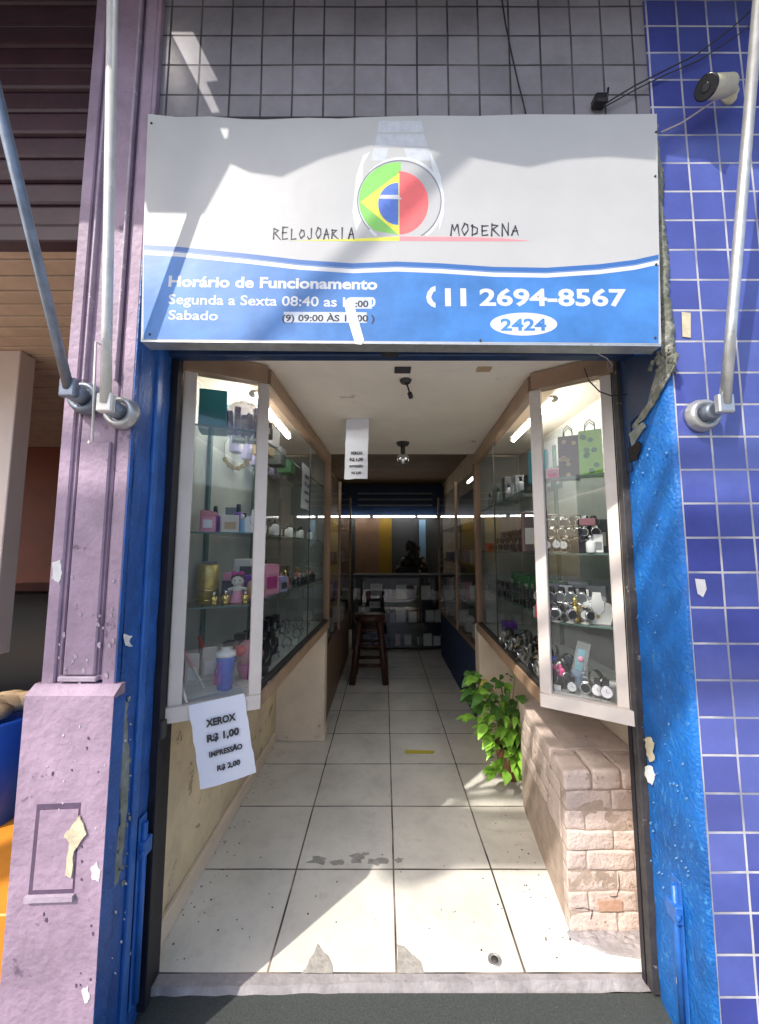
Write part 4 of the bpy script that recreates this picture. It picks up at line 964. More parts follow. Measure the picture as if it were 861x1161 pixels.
# ================================================================== REAR CABINETS AND COUNTER
def rear_cabinet(label, x0, x1, y0, y1, zl, side):
    t = thing('rear_cabinet', label, 'cabinet', ((x0+x1)/2, (y0+y1)/2, 0)); fx = x1 if side < 0 else x0
    bx = x0 if side < 0 else x1
    for yy in (y0+.02, (y0+y1)/2-.2, y1-.02): MB().box(fx-.014, fx+.014, yy-.014, yy+.014, .62, 2.25).build('post', M['frame_tan_shaded'], t)
    MB().box(min(x0, x1), max(x0, x1), y0, y1, .60, .64).build('base_board', M['frame_brown'], t)
    MB().box(min(bx, bx-side*.01), max(bx, bx-side*.01), y0, y1, .64, 2.25).build('back_board', M['darkgrey'], t)
    MB().box(min(x0, x1)+.01, max(x0, x1)-.01, y0+.02, y1-.02, 0.0, .60).build('plinth_board', M['frame_brown'] if side < 0 else M['navy_cloth'], t)
    for zz in zl: MB().box(min(x0, x1)+.012, max(x0, x1)-.005, y0+.02, y1-.02, zz-.012, zz, .001).build('shelf', M['frame_brown'] if zz == zl[1] else M['glass_edge'], t)
    s = MB(); s.face([(fx, y0+.03, .65), (fx, y1-.03, .65), (fx, y1-.03, 2.2), (fx, y0+.03, 2.2)]); s.build('glass_pane', M['glass'], t)
    return t
rear_cabinet('brown wooden glazed cabinet on the left of the rear passage', -.858, -.50, 2.12, 4.5, (.98, 1.35, 1.75), -1)
rear_cabinet('brown wooden glazed cabinet on the right of the rear passage', .80, 1.118, 2.12, 4.5, (.98, 1.35, 1.75), 1)
t = thing('sales_counter', 'black framed glass sales counter full of pale boxes across the back', 'counter', (.3, 4.9, 0))
cx0, cx1, cy0, cy1, ch = -.48, 1.10, 4.68, 5.15, 1.08
s = MB()
for x in (cx0, .05, .52, cx1-.03): s.box(x, x+.03, cy0, cy0+.03, .02, ch)
s.build('frame_post', M['counter_dark'], t)
MB().box(cx0, cx1, cy0-.01, cy1, ch, ch+.03).build('top', M['counter_dark'], t)
for z in (.06, .40, .74): MB().box(cx0+.005, cx1-.005, cy0+.005, cy1, z-.02, z).build('shelf', M['counter_dark'], t)
MB().box(cx0, cx1, cy1, cy1+.02, 0, ch).build('back_panel', M['darkgrey'], t)
s = MB(); s.face([(cx0, cy0-.003, .05), (cx1, cy0-.003, .05), (cx1, cy0-.003, ch-.01), (cx0, cy0-.003, ch-.01)]); s.build('glass_pane', M['glass'], t)
def tube_far(label, x0, x1, y, z, m='tube_back'): tube_light(label, (x0, y, z), (x1, y, z), m, .014)
tube_far('long lit fluorescent tube on the rear wall above the counter', -.20, .56, 5.9, 2.09)
tube_far('short lit fluorescent tube at the right end of the rear wall', .62, .95, 5.9, 2.09)
tube_far('short lit fluorescent tube at the left end of the rear wall', -.80, -.28, 5.9, 2.09)
tube_light('lit fluorescent tube over the left rear cabinet', (-.66, 2.3, 2.22), (-.66, 3.0, 2.22), 'tube_back')
tube_light('lit fluorescent tube over the right rear cabinet', (.92, 2.3, 2.22), (.92, 3.0, 2.22), 'tube_back')

# ================================================================== GOODS
def mk_box(name, label, w_, d_, h_, m, cat='box', lid=None, loc=(0, 0, 0), rz=0, group=None, front=None):
    t = thing(name, label, cat, (0, 0, 0), group)
    MB().box(-w_/2, w_/2, -d_/2, d_/2, 0, h_*(.78 if lid else 1), .002).build('body', M[m], t)
    if lid: MB().box(-w_/2-.002, w_/2+.002, -d_/2-.002, d_/2+.002, h_*.78+.0005, h_, .002).build('lid', M[lid], t)
    if front: MB().box(-w_*.32, w_*.32, -d_/2-.0035, -d_/2-.0025, h_*.2, h_*.6).build('front_print', M[front], t)
    return put(t, loc, rz)
def mk_bag(label, w_, d_, h_, m, loc, rz=0, motif=None, cat='gift bag', name='gift_bag'):
    t = thing(name, label, cat); b = MB()
    b.prism([(-w_/2, -d_/2, 0), (w_/2, -d_/2, 0), (w_/2, d_/2, 0), (-w_/2, d_/2, 0)], (0, 0, h_)); b.jitter(.002).build('bag', M[m], t)
    for sy in (-1, 1):
        MB().tube([(-w_*.22, sy*d_*.45, h_-.006), (-w_*.2, sy*d_*.42, h_+.03), (0, sy*d_*.4, h_+.048), (w_*.2, sy*d_*.42, h_+.03), (w_*.22, sy*d_*.45, h_-.006)], .002, 6).build('handle', M['black'], t)
    if motif:
        s = MB()
        for k in range(9): s.lathe([(.011, 0), (.009, .002)], (random.uniform(-w_*.35, w_*.35), -d_/2-.002, random.uniform(.02, h_-.02)), 7, 'y')
        s.build('motif', M[motif], t)
    return put(t, loc, rz)
def mk_glasses(m='black', lens='lens'):
    t = thing('sunglasses', 'sunglasses', 'sunglasses')
    for sx in (-1, 1):
        s = MB(); s.lathe([(.024, 0), (.024, .002)], (sx*.031, 0, .022), 16, 'y'); s.build('lens', M[lens], t)
    s = MB()
    for sx in (-1, 1):
        ring = [(sx*.031+.027*math.cos(a*PI/8), -.001, .022+.0225*math.sin(a*PI/8)) for a in range(17)]; s.tube(ring, .0028, 6, False)
        s.tube([(sx*.058, 0, .03), (sx*.063, .02, .032), (sx*.064, .10, .028), (sx*.062, .125, .012)], .0022, 6)
    s.tube([(-.006, -.001, .028), (0, -.002, .031), (.006, -.001, .028)], .0025, 6); s.build('frame', M[m], t); return t
def mk_watch(m='black', dial='white'):
    t = thing('wristwatch', 'watch', 'watch')
    s = MB(); ring = []
    for k in range(13):
        a = -PI/2+PI*2*k/14+.45; ring.append((0, .026*math.cos(a)-.0, .034+.033*math.sin(a)))
    for i in range(len(ring)-1): s.beam(ring[i], ring[i+1], .018, .003, (1, 0, 0)) if False else s.prism([(x, ring[i][1], ring[i][2]) for x in (-.009,)]+[(.009, ring[i][1], ring[i][2]), (.009, ring[i+1][1], ring[i+1][2]), (-.009, ring[i+1][1], ring[i+1][2])], (0, -.002, .0015))
    s.build('strap', M[m], t)
    c = MB(); c.lathe([(.019, 0), (.019, .007), (.017, .009)], (0, -.024, .036), 18, 'y'); cs = c.build('case', M['silver'], t)
    MB().lathe([(.0155, 0), (.0155, .001)], (0, -.0335, .036), 18, 'y').build('dial', M[dial], cs)
    s = MB(); s.box(-.0006, .0006, -.0352, -.0348, .036, .046); s.box(0, .008, -.0352, -.0348, .0355, .0365); s.build('hands', M['black'], cs)
    st = MB(); st.lathe([(.018, 0), (.018, .004), (.008, .006), (.008, .03)], (0, .0, 0), 12); st.build('stand', M['offwhite'], t); return t
def mk_bottle(m='rose', cap='gold', h=.09, name='perfume_bottle', label='perfume', cat='bottle'):
    t = thing(name, label, cat); MB().lathe([(.016, 0), (.019, .004), (.019, h*.62), (.013, h*.7), (.007, h*.74)], (0, 0, 0), 16).build('bottle', M[m], t)
    MB().lathe([(.0085, h*.742), (.0085, h), (.006, h+.002)], (0, 0, 0), 12).build('cap', M[cap], t); return t
def mk_bust(label, loc, m='darkgrey', s_=1, rz=0):
    t = thing('necklace_stand', label, 'display stand'); s = MB()
    s.prism([(-.05, 0, 0), (.05, 0, 0), (.062, 0, .05), (.055, 0, .09), (.02, 0, .105), (.016, 0, .14), (-.016, 0, .14), (-.02, 0, .105), (-.055, 0, .09), (-.062, 0, .05)], (0, .03, 0)); s.build('bust', M[m], t)
    MB().tube([(-.03, -.004, .10), (-.022, -.005, .06), (0, -.006, .04), (.022, -.005, .06), (.03, -.004, .10)], .0018, 6).build('chain', M['silver'], t)
    MB().lathe([(.008, 0), (.006, .004)], (0, -.005, .036), 10, 'y').build('pendant', M['gold'], t); return put(t, loc, rz, s_)
def mk_figure(label, loc, body='pink', head='white', bow='red', h=.12, rz=0):
    t = thing('doll_figurine', label, 'figurine'); k = h/.12
    MB().ball((0, .006*k, .091*k), .0262*k, 1.02, .9, 1).build('hair', M['brown'], t)
    MB().lathe([(.026*k, 0), (.03*k, .006*k), (.020*k, .03*k), (.016*k, .05*k), (.009*k, .062*k)], (0, 0, 0), 18).build('dress', M[body], t)
    MB().ball((0, 0, .052*k), .020*k, 1, .9, .9).build('torso', M[head], t)
    MB().ball((0, 0, .085*k), .024*k, 1, .95, .95).build('head', M[head], t)
    s = MB(); s.ball((-.012*k, -.004, .112*k), .011*k, 1.2, .6, .9, 10); s.ball((.012*k, -.004, .112*k), .011*k, 1.2, .6, .9, 10); s.ball((0, -.006, .110*k), .005*k); s.build('bow', M[bow], t)
    s = MB()
    for sx in (-1, 1): s.ball((sx*.009*k, -.0215*k, .087*k), .0028*k, n=8)
    s.build('eyes', M['black'], t)
    s = MB()
    for sx in (-1, 1): s.tube([(sx*.015*k, 0, .056*k), (sx*.034*k, -.006*k, .050*k)], .006*k, 8)
    s.build('arms', M[head], t)
    return put(t, loc, rz)
def B(px, py, z): return PZ(px, py, z)     # foot of an item on a shelf

# left case, top shelf
z = LSH[0]+.001
mk_box('storage_box', 'tall dark teal box on the top shelf of the left display case', .11, .10, .175, 'teal', loc=(-.745, .43, z), rz=.3)
t = thing('wrapped_goods', 'crumpled clear bags of lilac goods on the top shelf of the left case', 'packet'); s = MB()
for k in range(5): s.box(-.07+k*.028, -.046+k*.028, -.03, .03, 0, .10+.02*math.sin(k*2), .006)
s.jitter(.006).build('packets', M['lilac'], t)
s = MB(); s.ball((0, 0, .075), .085, 1.15, .6, .85, 12); s.jitter(.009).build('wrap', M['clear_wrap'], t); put(t, (-.625, .46, z), .35)
mk_box('small_box', 'small dark printed box on the top shelf beside the wrapped goods', .04, .05, .07, 'brown', loc=(-.535, .52, z), rz=.2, front='white')
mk_bag('small white gift bag at the end of the top shelf in the left case', .05, .03, .09, 'white', (-.55, .66, z), .9)
# second zone: ornaments hanging / standing on shelf 1.56
z = LSH[1]+.001
t = thing('costume_necklace', 'gold beaded necklace hanging under the top shelf of the left case', 'necklace'); s = MB()
for k in range(11):
    a = -1+2*k/10; s.ball((a*.045, 0, -.035*(1-a*a)), .008 if k % 2 else .011, n=8)
s.build('beads', M['gold'], t)
s = MB(); s.tube([(-.045, 0, 0), (-.05, .0, .07), (-.03, 0, .11)], .0012, 5); s.tube([(.045, 0, 0), (.05, 0, .07), (.03, 0, .11)], .0012, 5); s.build('chain', M['silver'], t); put(t, (-.645, .44, 1.875), .4)
t = thing('costume_necklace', 'silver necklace hanging beside the gold one in the left case', 'necklace'); s = MB()
for k in range(9):
    a = -1+2*k/8; s.ball((a*.03, 0, -.045*(1-a*a)), .0055, n=8)
s.build('beads', M['silver'], t)
s = MB(); s.tube([(-.03, 0, 0), (-.032, .0, .12)], .0012, 5); s.tube([(.03, 0, 0), (.032, 0, .12)], .0012, 5); s.build('chain', M['silver'], t); put(t, (-.565, .50, 1.85), .4)
mk_box('small_box', 'red and pink box stacked at the outer end of the middle shelf', .055, .05, .085, 'pink', loc=(-.735, .40, z), rz=.3, lid='rose', front='white')
mk_box('small_box', 'cream box with printed front on the middle shelf of the left case', .07, .05, .075, 'offwhite', loc=(-.665, .45, z), rz=.4, front='tan')
mk_box('small_box', 'blue and white box on the middle shelf of the left case', .05, .04, .08, 'skyblue', loc=(-.61, .56, z), rz=.4)
mk_bust('small white cut-out earring stand near the inner post on the middle shelf', (-.572, .49, z), 'white', .75, .4)
mk_box('small_box', 'small white box by the inner post on the middle shelf', .025, .025, .035, 'white', loc=(-.535, .50, z), rz=.2)
# shelf 1.265
z = LSH[2]+.001
t = thing('gold_tin', 'tall gold foil tin with two bright bands in the left case', 'tin'); MB().lathe([(.042, 0), (.042, .155), (.038, .16)], (0, 0, 0), 24).build('tin', M['gold_foil'], t)
s = MB(); s.lathe([(.0435, .012), (.0435, .018)], (0, 0, 0), 24); s.lathe([(.0435, .052), (.0435, .058)], (0, 0, 0), 24); s.build('band', M['gold'], t); put(t, (-.745, .44, z))
mk_box('speaker_box', 'black box standing between the gold tin and the doll', .05, .05, .09, 'black', loc=(-.672, .47, z), rz=.4, front='grey')
mk_figure('small doll figurine with red hair buns and white dress in the left case', (-.625, .455, z), 'pink', 'offwhite', 'magenta', .13, .3)
t = thing('photo_frame', 'cream picture frame leaning at the back of the left case', 'picture frame'); MB().box(-.055, .055, 0, .012, 0, .12, .003).build('frame', M['offwhite'], t); MB().box(-.028, .028, -.002, -.0005, .035, .085).build('picture', M['darkgrey'], t); put(t, (-.65, .62, z+.06), .4)
mk_box('small_box', 'red brown box under the picture frame in the left case', .11, .05, .058, 'rose', loc=(-.65, .625, z), rz=.4)
t = thing('beaded_purse', 'brown beaded purse with gold clasp by the inner post', 'purse'); MB().ball((0, 0, .05), .05, .8, .45, 1, 16).build('pouch', M['tan'], t)
MB().tube([(-.02, 0, .095), (0, -.004, .108), (.02, 0, .095)], .005, 8).build('clasp', M['gold'], t); put(t, (-.565, .51, z), .4)
# case floor
z = LZB+.001
c = B(255, 781, z)
t = thing('travel_tumbler', 'blue and violet tumbler with white lid on the floor of the left case', 'tumbler'); MB().lathe([(.027, 0), (.029, .004), (.037, .125), (.037, .13)], (0, 0, 0), 28).build('cup', M['blue'], t)
s = MB(); s.bm.free(); s.bm = bmesh.new(); s.prism([(-.034*math.sin(a)*(.8+.2*1), -.0375*math.cos(a), .02) for a in [0.0, .2, .5, .9]]+[(-.034, -.02, .02)], (0, 0, .1)) if False else s.box(-.012, .0, -.0392, -.036, .03, .115)
s.build('violet_print', M['violet'], t)
MB().lathe([(.0385, .131), (.0385, .148), (.02, .152), (.012, .162)], (0, 0, 0), 28).build('lid', M['white'], t); put(t, c)
t = thing('gift_basket', 'red and rose wrapped gift basket behind the blue tumbler', 'gift basket'); s = MB()
MB().lathe([(.04, 0), (.055, .06), (.05, .065)], (0, 0, 0), 18).build('basket', M['magenta'], t)
s.ball((0, 0, .10), .06, 1, .7, 1, 12); s.jitter(.008).build('wrapped_goods', M['rose'], t)
MB().ball((-.03, -.03, .12), .028, 1, .6, .8, 10).jitter(.004).build('bow', M['red'], t); put(t, (-.60, .56, z))
for (x0, y0, x1, y1, mm, lab) in [(232, 780, 207, 734, 'rose', 'red handled fan leaning at the left end of the case floor'), (243, 770, 226, 722, 'red', 'red tipped stick leaning beside the blue tumbler'), (212, 797, 203, 765, 'tan', 'tan stick leaning against the outer post inside the left case')]:
    a = B(x0, y0, z+.004); b = PY(x1, y1, a.y+.03)
    t = thing('folding_fan', lab, 'fan', a); m_2 = (a+b)/2; MB().tube([a, m_2], [.004, .006], 8).build('handle', M['offwhite'], t); MB().tube([m_2, b], [.0065, .008], 8).build('tip', M[mm], t)
s = thing('lace_mat', 'white crocheted mat on the floor of the left case', 'mat'); MB().lathe([(.07, 0), (.07, .003)], (0, 0, 0), 20).build('mat', M['offwhite'], s); put(s, (-.56, .50, z))

# left case along the corridor
protoG = mk_glasses('black'); protoW = mk_watch('black', 'white'); protoW2 = mk_watch('tan', 'silver'); protoP = mk_bottle('rose', 'gold'); protoP2 = mk_bottle('white', 'black', .075, 'lotion_bottle', 'lotion', 'bottle')
used = set()
def inst(p, loc, rz, label, group, s=1, rx=0):
    o = p if p.name not in used else copy_tree(p); used.add(p.name); return put(o, loc, rz, s, label, group, rx)
for k in range(7): inst(protoP2, (-.545-.05*(k % 2), .72+.15*k, LSH[1]+.001), PI/2, 'small white bottle with black cap in the row on the middle shelf facing the passage', 'white bottles on the left case middle shelf', 1.0)
for k in range(5): inst(protoP, (-.56-.05*(k % 2), 1.0+.17*k, LSH[2]+.001), PI/2, 'rose glass perfume bottle with gold cap on the lower shelf facing the passage', 'perfume bottles on the left case lower shelf', 1.1)
mk_box('toy_box', 'pink window fronted toy box on the lower shelf facing the passage', .13, .09, .15, 'pink', loc=(-.60, .74, LSH[2]+.001), rz=1.25, front='magenta')
mk_box('toy_box', 'lilac toy box with dark print beside the pink toy box', .09, .08, .08, 'lilac', loc=(-.575, .89, LSH[2]+.001), rz=1.35, front='darkgrey')
mk_box('storage_box', 'dark maroon box high at the back of the left case', .16, .1, .16, 'brown', loc=(-.76, 1.05, LSH[2]+.001), rz=1.5)
for k in range(4): mk_box('storage_box', ['beige box on the top shelf of the left case facing the passage', 'dark grey box on the top shelf of the left case facing the passage', 'green box on the top shelf of the left case', 'black box at the far end of the left case top shelf'][k], .10, .09, .09+.02*(k % 2), ['tan', 'darkgrey', 'green', 'black'][k], loc=(-.66, .86+.25*k, LSH[0]+.001), rz=1.5)
mk_bust('dark triangular jewellery stand on the left case floor', (-.57, .70, LZB+.001), 'black', .8, 1.2)
mk_bust('second dark jewellery stand farther along the left case floor', (-.60, .92, LZB+.001), 'black', .9, 1.2)
for k in range(8): inst(protoW, (-.56-.07*(k % 2), .80+.13*k, LZB+.001), PI/2+.2, 'black strapped wristwatch laid out on the left case floor', 'watches on the left case floor', .95)

# right case: top shelf
z = RSH[0]+.001
mk_bag('teal blue gift bag on the top shelf of the right case', .085, .05, .155, 'teal', (.735, .60, z), -.5)
mk_box('small_box', 'small pink box in front of the teal gift bag', .055, .03, .055, 'pink', loc=(.772, .535, z), rz=-.5, front='hotpink')
mk_bag('dark brown gift bag with pale print in the right case', .085, .05, .20, 'brown', (.84, .515, z), -.5, 'tan')
mk_bag('lime green patterned gift bag beside the outer post', .09, .05, .20, 'lime', (.895, .43, z), -.5, 'green')
for k in range(4): mk_box('storage_box', ['black cardboard box on the top shelf above the passage side', 'grey box on the top shelf of the right case', 'dark folder box on the top shelf of the right case', 'dark green box at the far end of the right case top shelf'][k], .05+.02*(k % 2), .10, .10+.03*(k % 3), ['black', 'grey', 'darkgrey', 'green'][k], loc=(.83, .90+.2*k, z), rz=-1.5)
# sunglasses rows on shelf 1.475 (stepped racks)
n1 = 0
rr_ = random.Random(77)
def rack(label, p0, p1, zz, tiers, h=.055):
    p0, p1 = Vector(p0), Vector(p1); t = thing('stepped_rack', label, 'rack', (p0+p1)/2); d = (p1-p0).normalized(); q = Vector((-d.y, d.x, 0))
    if q.y < 0 and abs(q.y) > abs(q.x): q = -q
    if abs(q.x) >= abs(q.y) and q.x*(p0.x) < 0: q = -q
    s = MB(); s.tube([p0+Vector((0, 0, .002)), p1+Vector((0, 0, .002))], .002, 4)
    for k in range(tiers):
        a = p0+q*(.035+.05*k); b = p1+q*(.035+.05*k); s.prism([a-q*.02, a+q*.02, b+q*.02, b-q*.02], (0, 0, .006+h*k))
    s.build('steps', M['darkgrey'], t); return q, d
pz = RSH[1]+.001
p0, p1 = Vector((.72, .50, pz)), Vector((.875, .405, pz))
q, d = rack('dark stepped rack of bracelet watches behind the angled right window', p0, p1, pz, 3, .045)
rz = math.atan2(d.y, d.x)
protoS = mk_watch('silver', 'black'); protoK = mk_watch('black', 'darkgrey')
for k in range(3):
    for i in range(4 if k == 0 else 6):
        c = p0+d*(.012+.033*i+.008*(k % 2))+q*(.035+.05*k)
        inst(protoS if (i*3+k) % 5 < 2 else protoK, (c.x, c.y, pz+.008+.045*k), rz+rr_.uniform(-.4, .4), 'silver bracelet watch on the stepped rack behind the angled right window' if (i*3+k) % 5 < 2 else 'black bracelet watch on the stepped rack behind the angled right window', 'silver watches on the front rack of the right case' if (i*3+k) % 5 < 2 else 'black watches on the front rack of the right case', 1.0)
for k in range(3):
    for i in range(8):
        inst(protoG, (.735+.05*k+.006*i, .62+.145*i, pz+.008+.045*k), -PI/2-.05, 'black framed sunglasses in the rows on the middle shelf facing the passage', 'sunglasses rows on the right case middle shelf', .95)
mk_box('small_box', 'open brown and red box on top of the goods near the outer post', .06, .05, .03, 'rose', loc=(.865, .43, pz+.115), rz=-.5)
mk_box('small_box', 'black case under the open brown box near the outer post', .07, .05, .05, 'black', loc=(.82, .41, pz), rz=-.5) 
mk_box('small_box', 'white price card box by the outer post on the middle shelf', .035, .03, .075, 'white', loc=(.875, .375, pz), rz=-.4, front='grey')
mk_bottle('white', 'silver', .07, 'cream_jar', 'squat white jar by the outer post on the middle shelf', 'jar').location = (.845, .375, pz)
MBt = thing('yellow_tag', 'small yellow card among the sunglasses facing the passage', 'card'); MB().box(-.02, .02, 0, .002, 0, .035).build('card', M['yellow'], MBt); put(MBt, (.72, .62, pz+.02), -1.3)
mk_box('small_box', 'red box at the far end of the middle shelf in the right case', .08, .06, .06, 'red', loc=(.80, 1.72, pz), rz=-1.5)
# shelf 1.185
pz = RSH[2]+.001
t = thing('jewellery_board', 'dark grey velvet board with watches leaning in the right window', 'display board'); MB().box(-.075, .075, 0, .008, 0, .105, .006).build('board', M['grey'], t)
s = MB(); s.lathe([(.016, 0), (.014, .003)], (.02, -.001, .062), 14, 'y'); s.build('dial', M['white'], t)
s = MB(); s.tube([(.035, -.004, .085), (.05, -.006, .05), (.035, -.006, .015)], .004, 8); s.build('bracelet', M['silver'], t); put(t, (.825, .475, pz), -.55, rx=-.15)
for i in range(4): inst(protoW, (.70+.045*i, .50-.028*i, pz), -.6, 'black strapped watch with white dial behind the angled right window', 'watches on the lower shelf of the right case window', 1.05)
for i in range(3): inst(protoW2, (.76+.045*i, .55-.03*i, pz), -.6, 'tan strapped watch in the back row behind the angled right window', 'tan watches behind the angled right window', 1.4)
mk_bust('white jewellery bust by the outer post on the lower shelf', (.873, .40, pz), 'white', .9, -.4)
mk_box('small_box', 'silver lilac box lying on the lower shelf in the right window', .07, .06, .05, 'grey', loc=(.745, .58, pz), rz=-.5)
mk_bottle('gold', 'gold', .10, 'perfume_bottle', 'gold perfume bottle standing among watches in the right window', 'bottle').location = (.80, .44, pz)
for k in range(2):
    for i in range(9): inst(protoG, (.725+.06*k+.006*i, .62+.13*i, pz+.004+.04*k), -PI/2-.05, 'dark sunglasses in the rows on the lower shelf facing the passage', 'sunglasses rows on the right case lower shelf', .9)
mk_box('storage_box', 'bright red box at the corner of the lower shelf beside the inner post', .05, .06, .06, 'red', loc=(.715, .545, pz+.0), rz=-1.2)
for i in range(5): inst(protoK, (.712+.036*i, .570-.022*i, pz+.05), -.6, 'black bracelet watch raised in the back row of the lower right window shelf', 'raised black watches on the lower right window shelf', 1.3)
t = thing('watch_riser', 'dark riser block carrying black watches on the lower shelf of the right window', 'riser'); MB().box(-.10, .10, -.02, .02, 0, .049, .002).build('block', M['darkgrey'], t); put(t, (.767, .531, pz), -.55)
for i in range(3): inst(protoS, (.725+.05*i, .455-.025*i, pz), -.5+.3*i, 'silver bracelet watch near the glass on the lower shelf of the right window', 'silver watches near the glass on the lower right shelf', 1.05)
# case floor
pz = RZB+.001
t = thing('toy_figure_pack', 'teal and lilac doll in clear packaging leaning in the right window', 'toy'); a = Vector((0, 0, 0))
MB().box(-.020, .020, -.008, .012, .0, .075, .004).build('doll_dress', M['skyblue'], t); MB().box(-.015, .015, -.009, .011, .0755, .16, .005).build('doll_hair', M['cyan'], t)
MB().ball((0, -.008, .125), .012).build('doll_face', M['pink'], t)
MB().box(-.024, .024, -.012, .016, -.0, .19).build('clear_pack', M['clear_wrap'], t); put(t, (.79, .455, pz+.005), -.45, 1.05); t.rotation_euler = (0, .22, -.45)
t = thing('hair_bow', 'pink flower hair bow on a dark tray in the right window', 'hair bow'); s = MB()
for k in range(5): s.ball((.015*math.cos(k*1.257), -.005, .02+.015*math.sin(k*1.257)), .012, 1, .5, 1, 10)
s.build('petals', M['hotpink'], t); MB().ball((0, -.012, .02), .007).build('centre', M['pink'], t); put(t, (.745, .50, pz+.05), -.5)
mk_box('tray_box', 'dark jewellery tray box under the pink hair bow', .07, .06, .05, 'darkgrey', cat='box', loc=(.745, .51, pz), rz=-.5)
mk_bust('black jewellery stand at the inner corner of the right window floor', (.715, .475, pz), 'black', .55, -.5)
for (x, y, mm, sc, lab) in [(.765, .42, 'black', 1.0, 'black watch lying near the front of the right window floor'), (.81, .40, 'silver', 1.1, 'silver watch standing near the sill of the right window'), (.84, .37, 'black', 1.15, 'large black watch at the sill of the right window'), (.862, .345, 'black', 1.2, 'large dark watch closest to the outer post on the window floor')]:
    o = mk_watch(mm, 'white' if mm != 'silver' else 'black'); put(o, (x, y, pz), -.5, sc, lab)
t = thing('camera_toy', 'small black camera by the outer post on the right window floor', 'camera'); MB().box(-.028, .028, -.012, .012, 0, .036, .004).build('body', M['black'], t); MB().lathe([(.012, 0), (.012, .015), (.01, .016)], (0, -.012, .018), 16, 'y').build('lens', M['darkgrey'], t); put(t, (.868, .41, pz), -.5)
t = thing('candle_holder', 'small gold candle holder with a white candle in the right window', 'candle holder'); MB().lathe([(.022, 0), (.012, .01), (.02, .03), (.022, .034)], (0, 0, 0), 16).build('holder', M['gold'], t); MB().lathe([(.007, .034), (.006, .09), (.001, .1)], (0, 0, 0), 10).build('candle', M['offwhite'], t); put(t, (.845, .46, pz))
s = thing('cloth_mat', 'white cloth spread on the right window floor', 'mat'); MB().box(-.09, .09, -.045, .045, -.0005, .0015).build('mat', M['white'], s); put(s, (.80, .43, pz), -.55)
for k in range(6): inst(protoW2, (.735+.06*(k % 2), .70+.13*k, pz), -PI/2, 'tan strapped watch laid out on the right case floor facing the passage', 'tan watches on the right case floor', 1)
for k in range(4): mk_box('small_box', ['navy box on the right case floor facing the passage', 'black box on the right case floor', 'grey box on the right case floor farther in', 'dark blue box at the far end of the right case floor'][k], .07, .09, .04+.01*k, ['blue', 'black', 'grey', 'violet'][k], loc=(.90, .8+.28*k, pz), rz=-1.5)

for i, (x, y) in enumerate([(.70, .50), (.725, .56), (.775, .52), (.83, .50), (.875, .45)]):
    inst(protoK, (x, y, pz), -.5+.25*i, 'black bracelet watch among the jewellery on the right window floor', 'black watches on the right window floor', 1.25)
for i in range(6): inst(protoS, (.715+.045*(i % 2), .66+.10*i, pz), -1.3, 'silver bracelet watch on the right case floor facing the passage', 'silver watches on the right case floor', 1.1)
# more goods in the left window
z = LSH[1]+.001
mk_box('small_box', 'rose box behind the pink box on the middle shelf of the left case', .05, .04, .10, 'rose', loc=(-.79, .50, z), rz=.3)
mk_box('small_box', 'pale blue grey box behind the cream box in the left case', .06, .04, .12, 'grey', loc=(-.70, .56, z), rz=.4)
mk_bottle('skyblue', 'white', .08, 'lotion_bottle', 'blue bottle with white cap on the middle shelf of the left window', 'bottle').location = (-.625, .485, z)
z = LSH[2]+.001
mk_box('small_box', 'tall grey box behind the gold tin in the left case', .06, .05, .17, 'grey', loc=(-.79, .56, z), rz=.2)
mk_box('small_box', 'dark violet box behind the doll figurine in the left case', .05, .04, .11, 'violet', loc=(-.60, .535, z), rz=.4)
mk_bottle('tan', 'gold', .10, 'perfume_bottle', 'amber bottle with gold cap beside the beaded purse', 'bottle').location = (-.535, .46, z)
z = LZB+.001
mk_box('small_box', 'magenta box under the gift basket side of the left case floor', .07, .06, .05, 'magenta', loc=(-.69, .50, z), rz=.3)
mk_box('small_box', 'black box beside the lace mat on the left case floor', .05, .05, .05, 'black', loc=(-.55, .58, z), rz=.5)
mk_bust('grey jewellery stand at the back of the left case floor', (-.78, .60, z), 'grey', .9, .4)
def row(kind, m, label, group, pts, z, rz=0, sc=1):
    o = {'jar': lambda: mk_bottle(m, 'silver', .06, 'cream_jar', label, 'jar'), 'bottle': lambda: mk_bottle(m, 'black', .11, 'perfume_bottle', label, 'bottle'),
         'box': lambda: mk_box('small_box', label, .045, .045, .085, m, front='offwhite'), 'card': lambda: mk_box('goods_card', label, .04, .008, .10, m, 'card', front='white'), 'watch': lambda: mk_watch(m, 'white')}[kind]()
    for i, (x, y) in enumerate(pts): put(o if i == 0 else copy_tree(o), (x, y, z), rz+.15*math.sin(i*2.3), sc*(1+.08*math.sin(i*1.7)), label, group)
rowL = lambda n, x, y0=.72, dy=.11: [(x, y0+dy*i) for i in range(n)]
row('bottle', 'brown', 'brown glass bottle with black cap at the back of the left case middle shelf', 'brown bottles on the left case middle shelf', rowL(9, -.74), LSH[1]+.001, PI/2)
row('box', 'darkgrey', 'dark grey box in the back row of the left case middle shelf', 'dark boxes on the left case middle shelf', rowL(8, -.68, .76, .12), LSH[1]+.001, PI/2, 1.1)
row('box', 'brown', 'dark brown box in the back row of the left case lower shelf', 'brown boxes on the left case lower shelf', rowL(8, -.72, .80, .12), LSH[2]+.001, PI/2, 1.3)
row('jar', 'black', 'small black jar along the passage glass on the left case lower shelf', 'black jars on the left case lower shelf', rowL(6, -.53, 1.12, .11), LSH[2]+.001, PI/2)
row('watch', 'darkgrey', 'grey strapped watch in the back row of the left case floor', 'grey watches on the left case floor', rowL(8, -.70, .75, .12), LZB+.001, PI/2, 1.2)
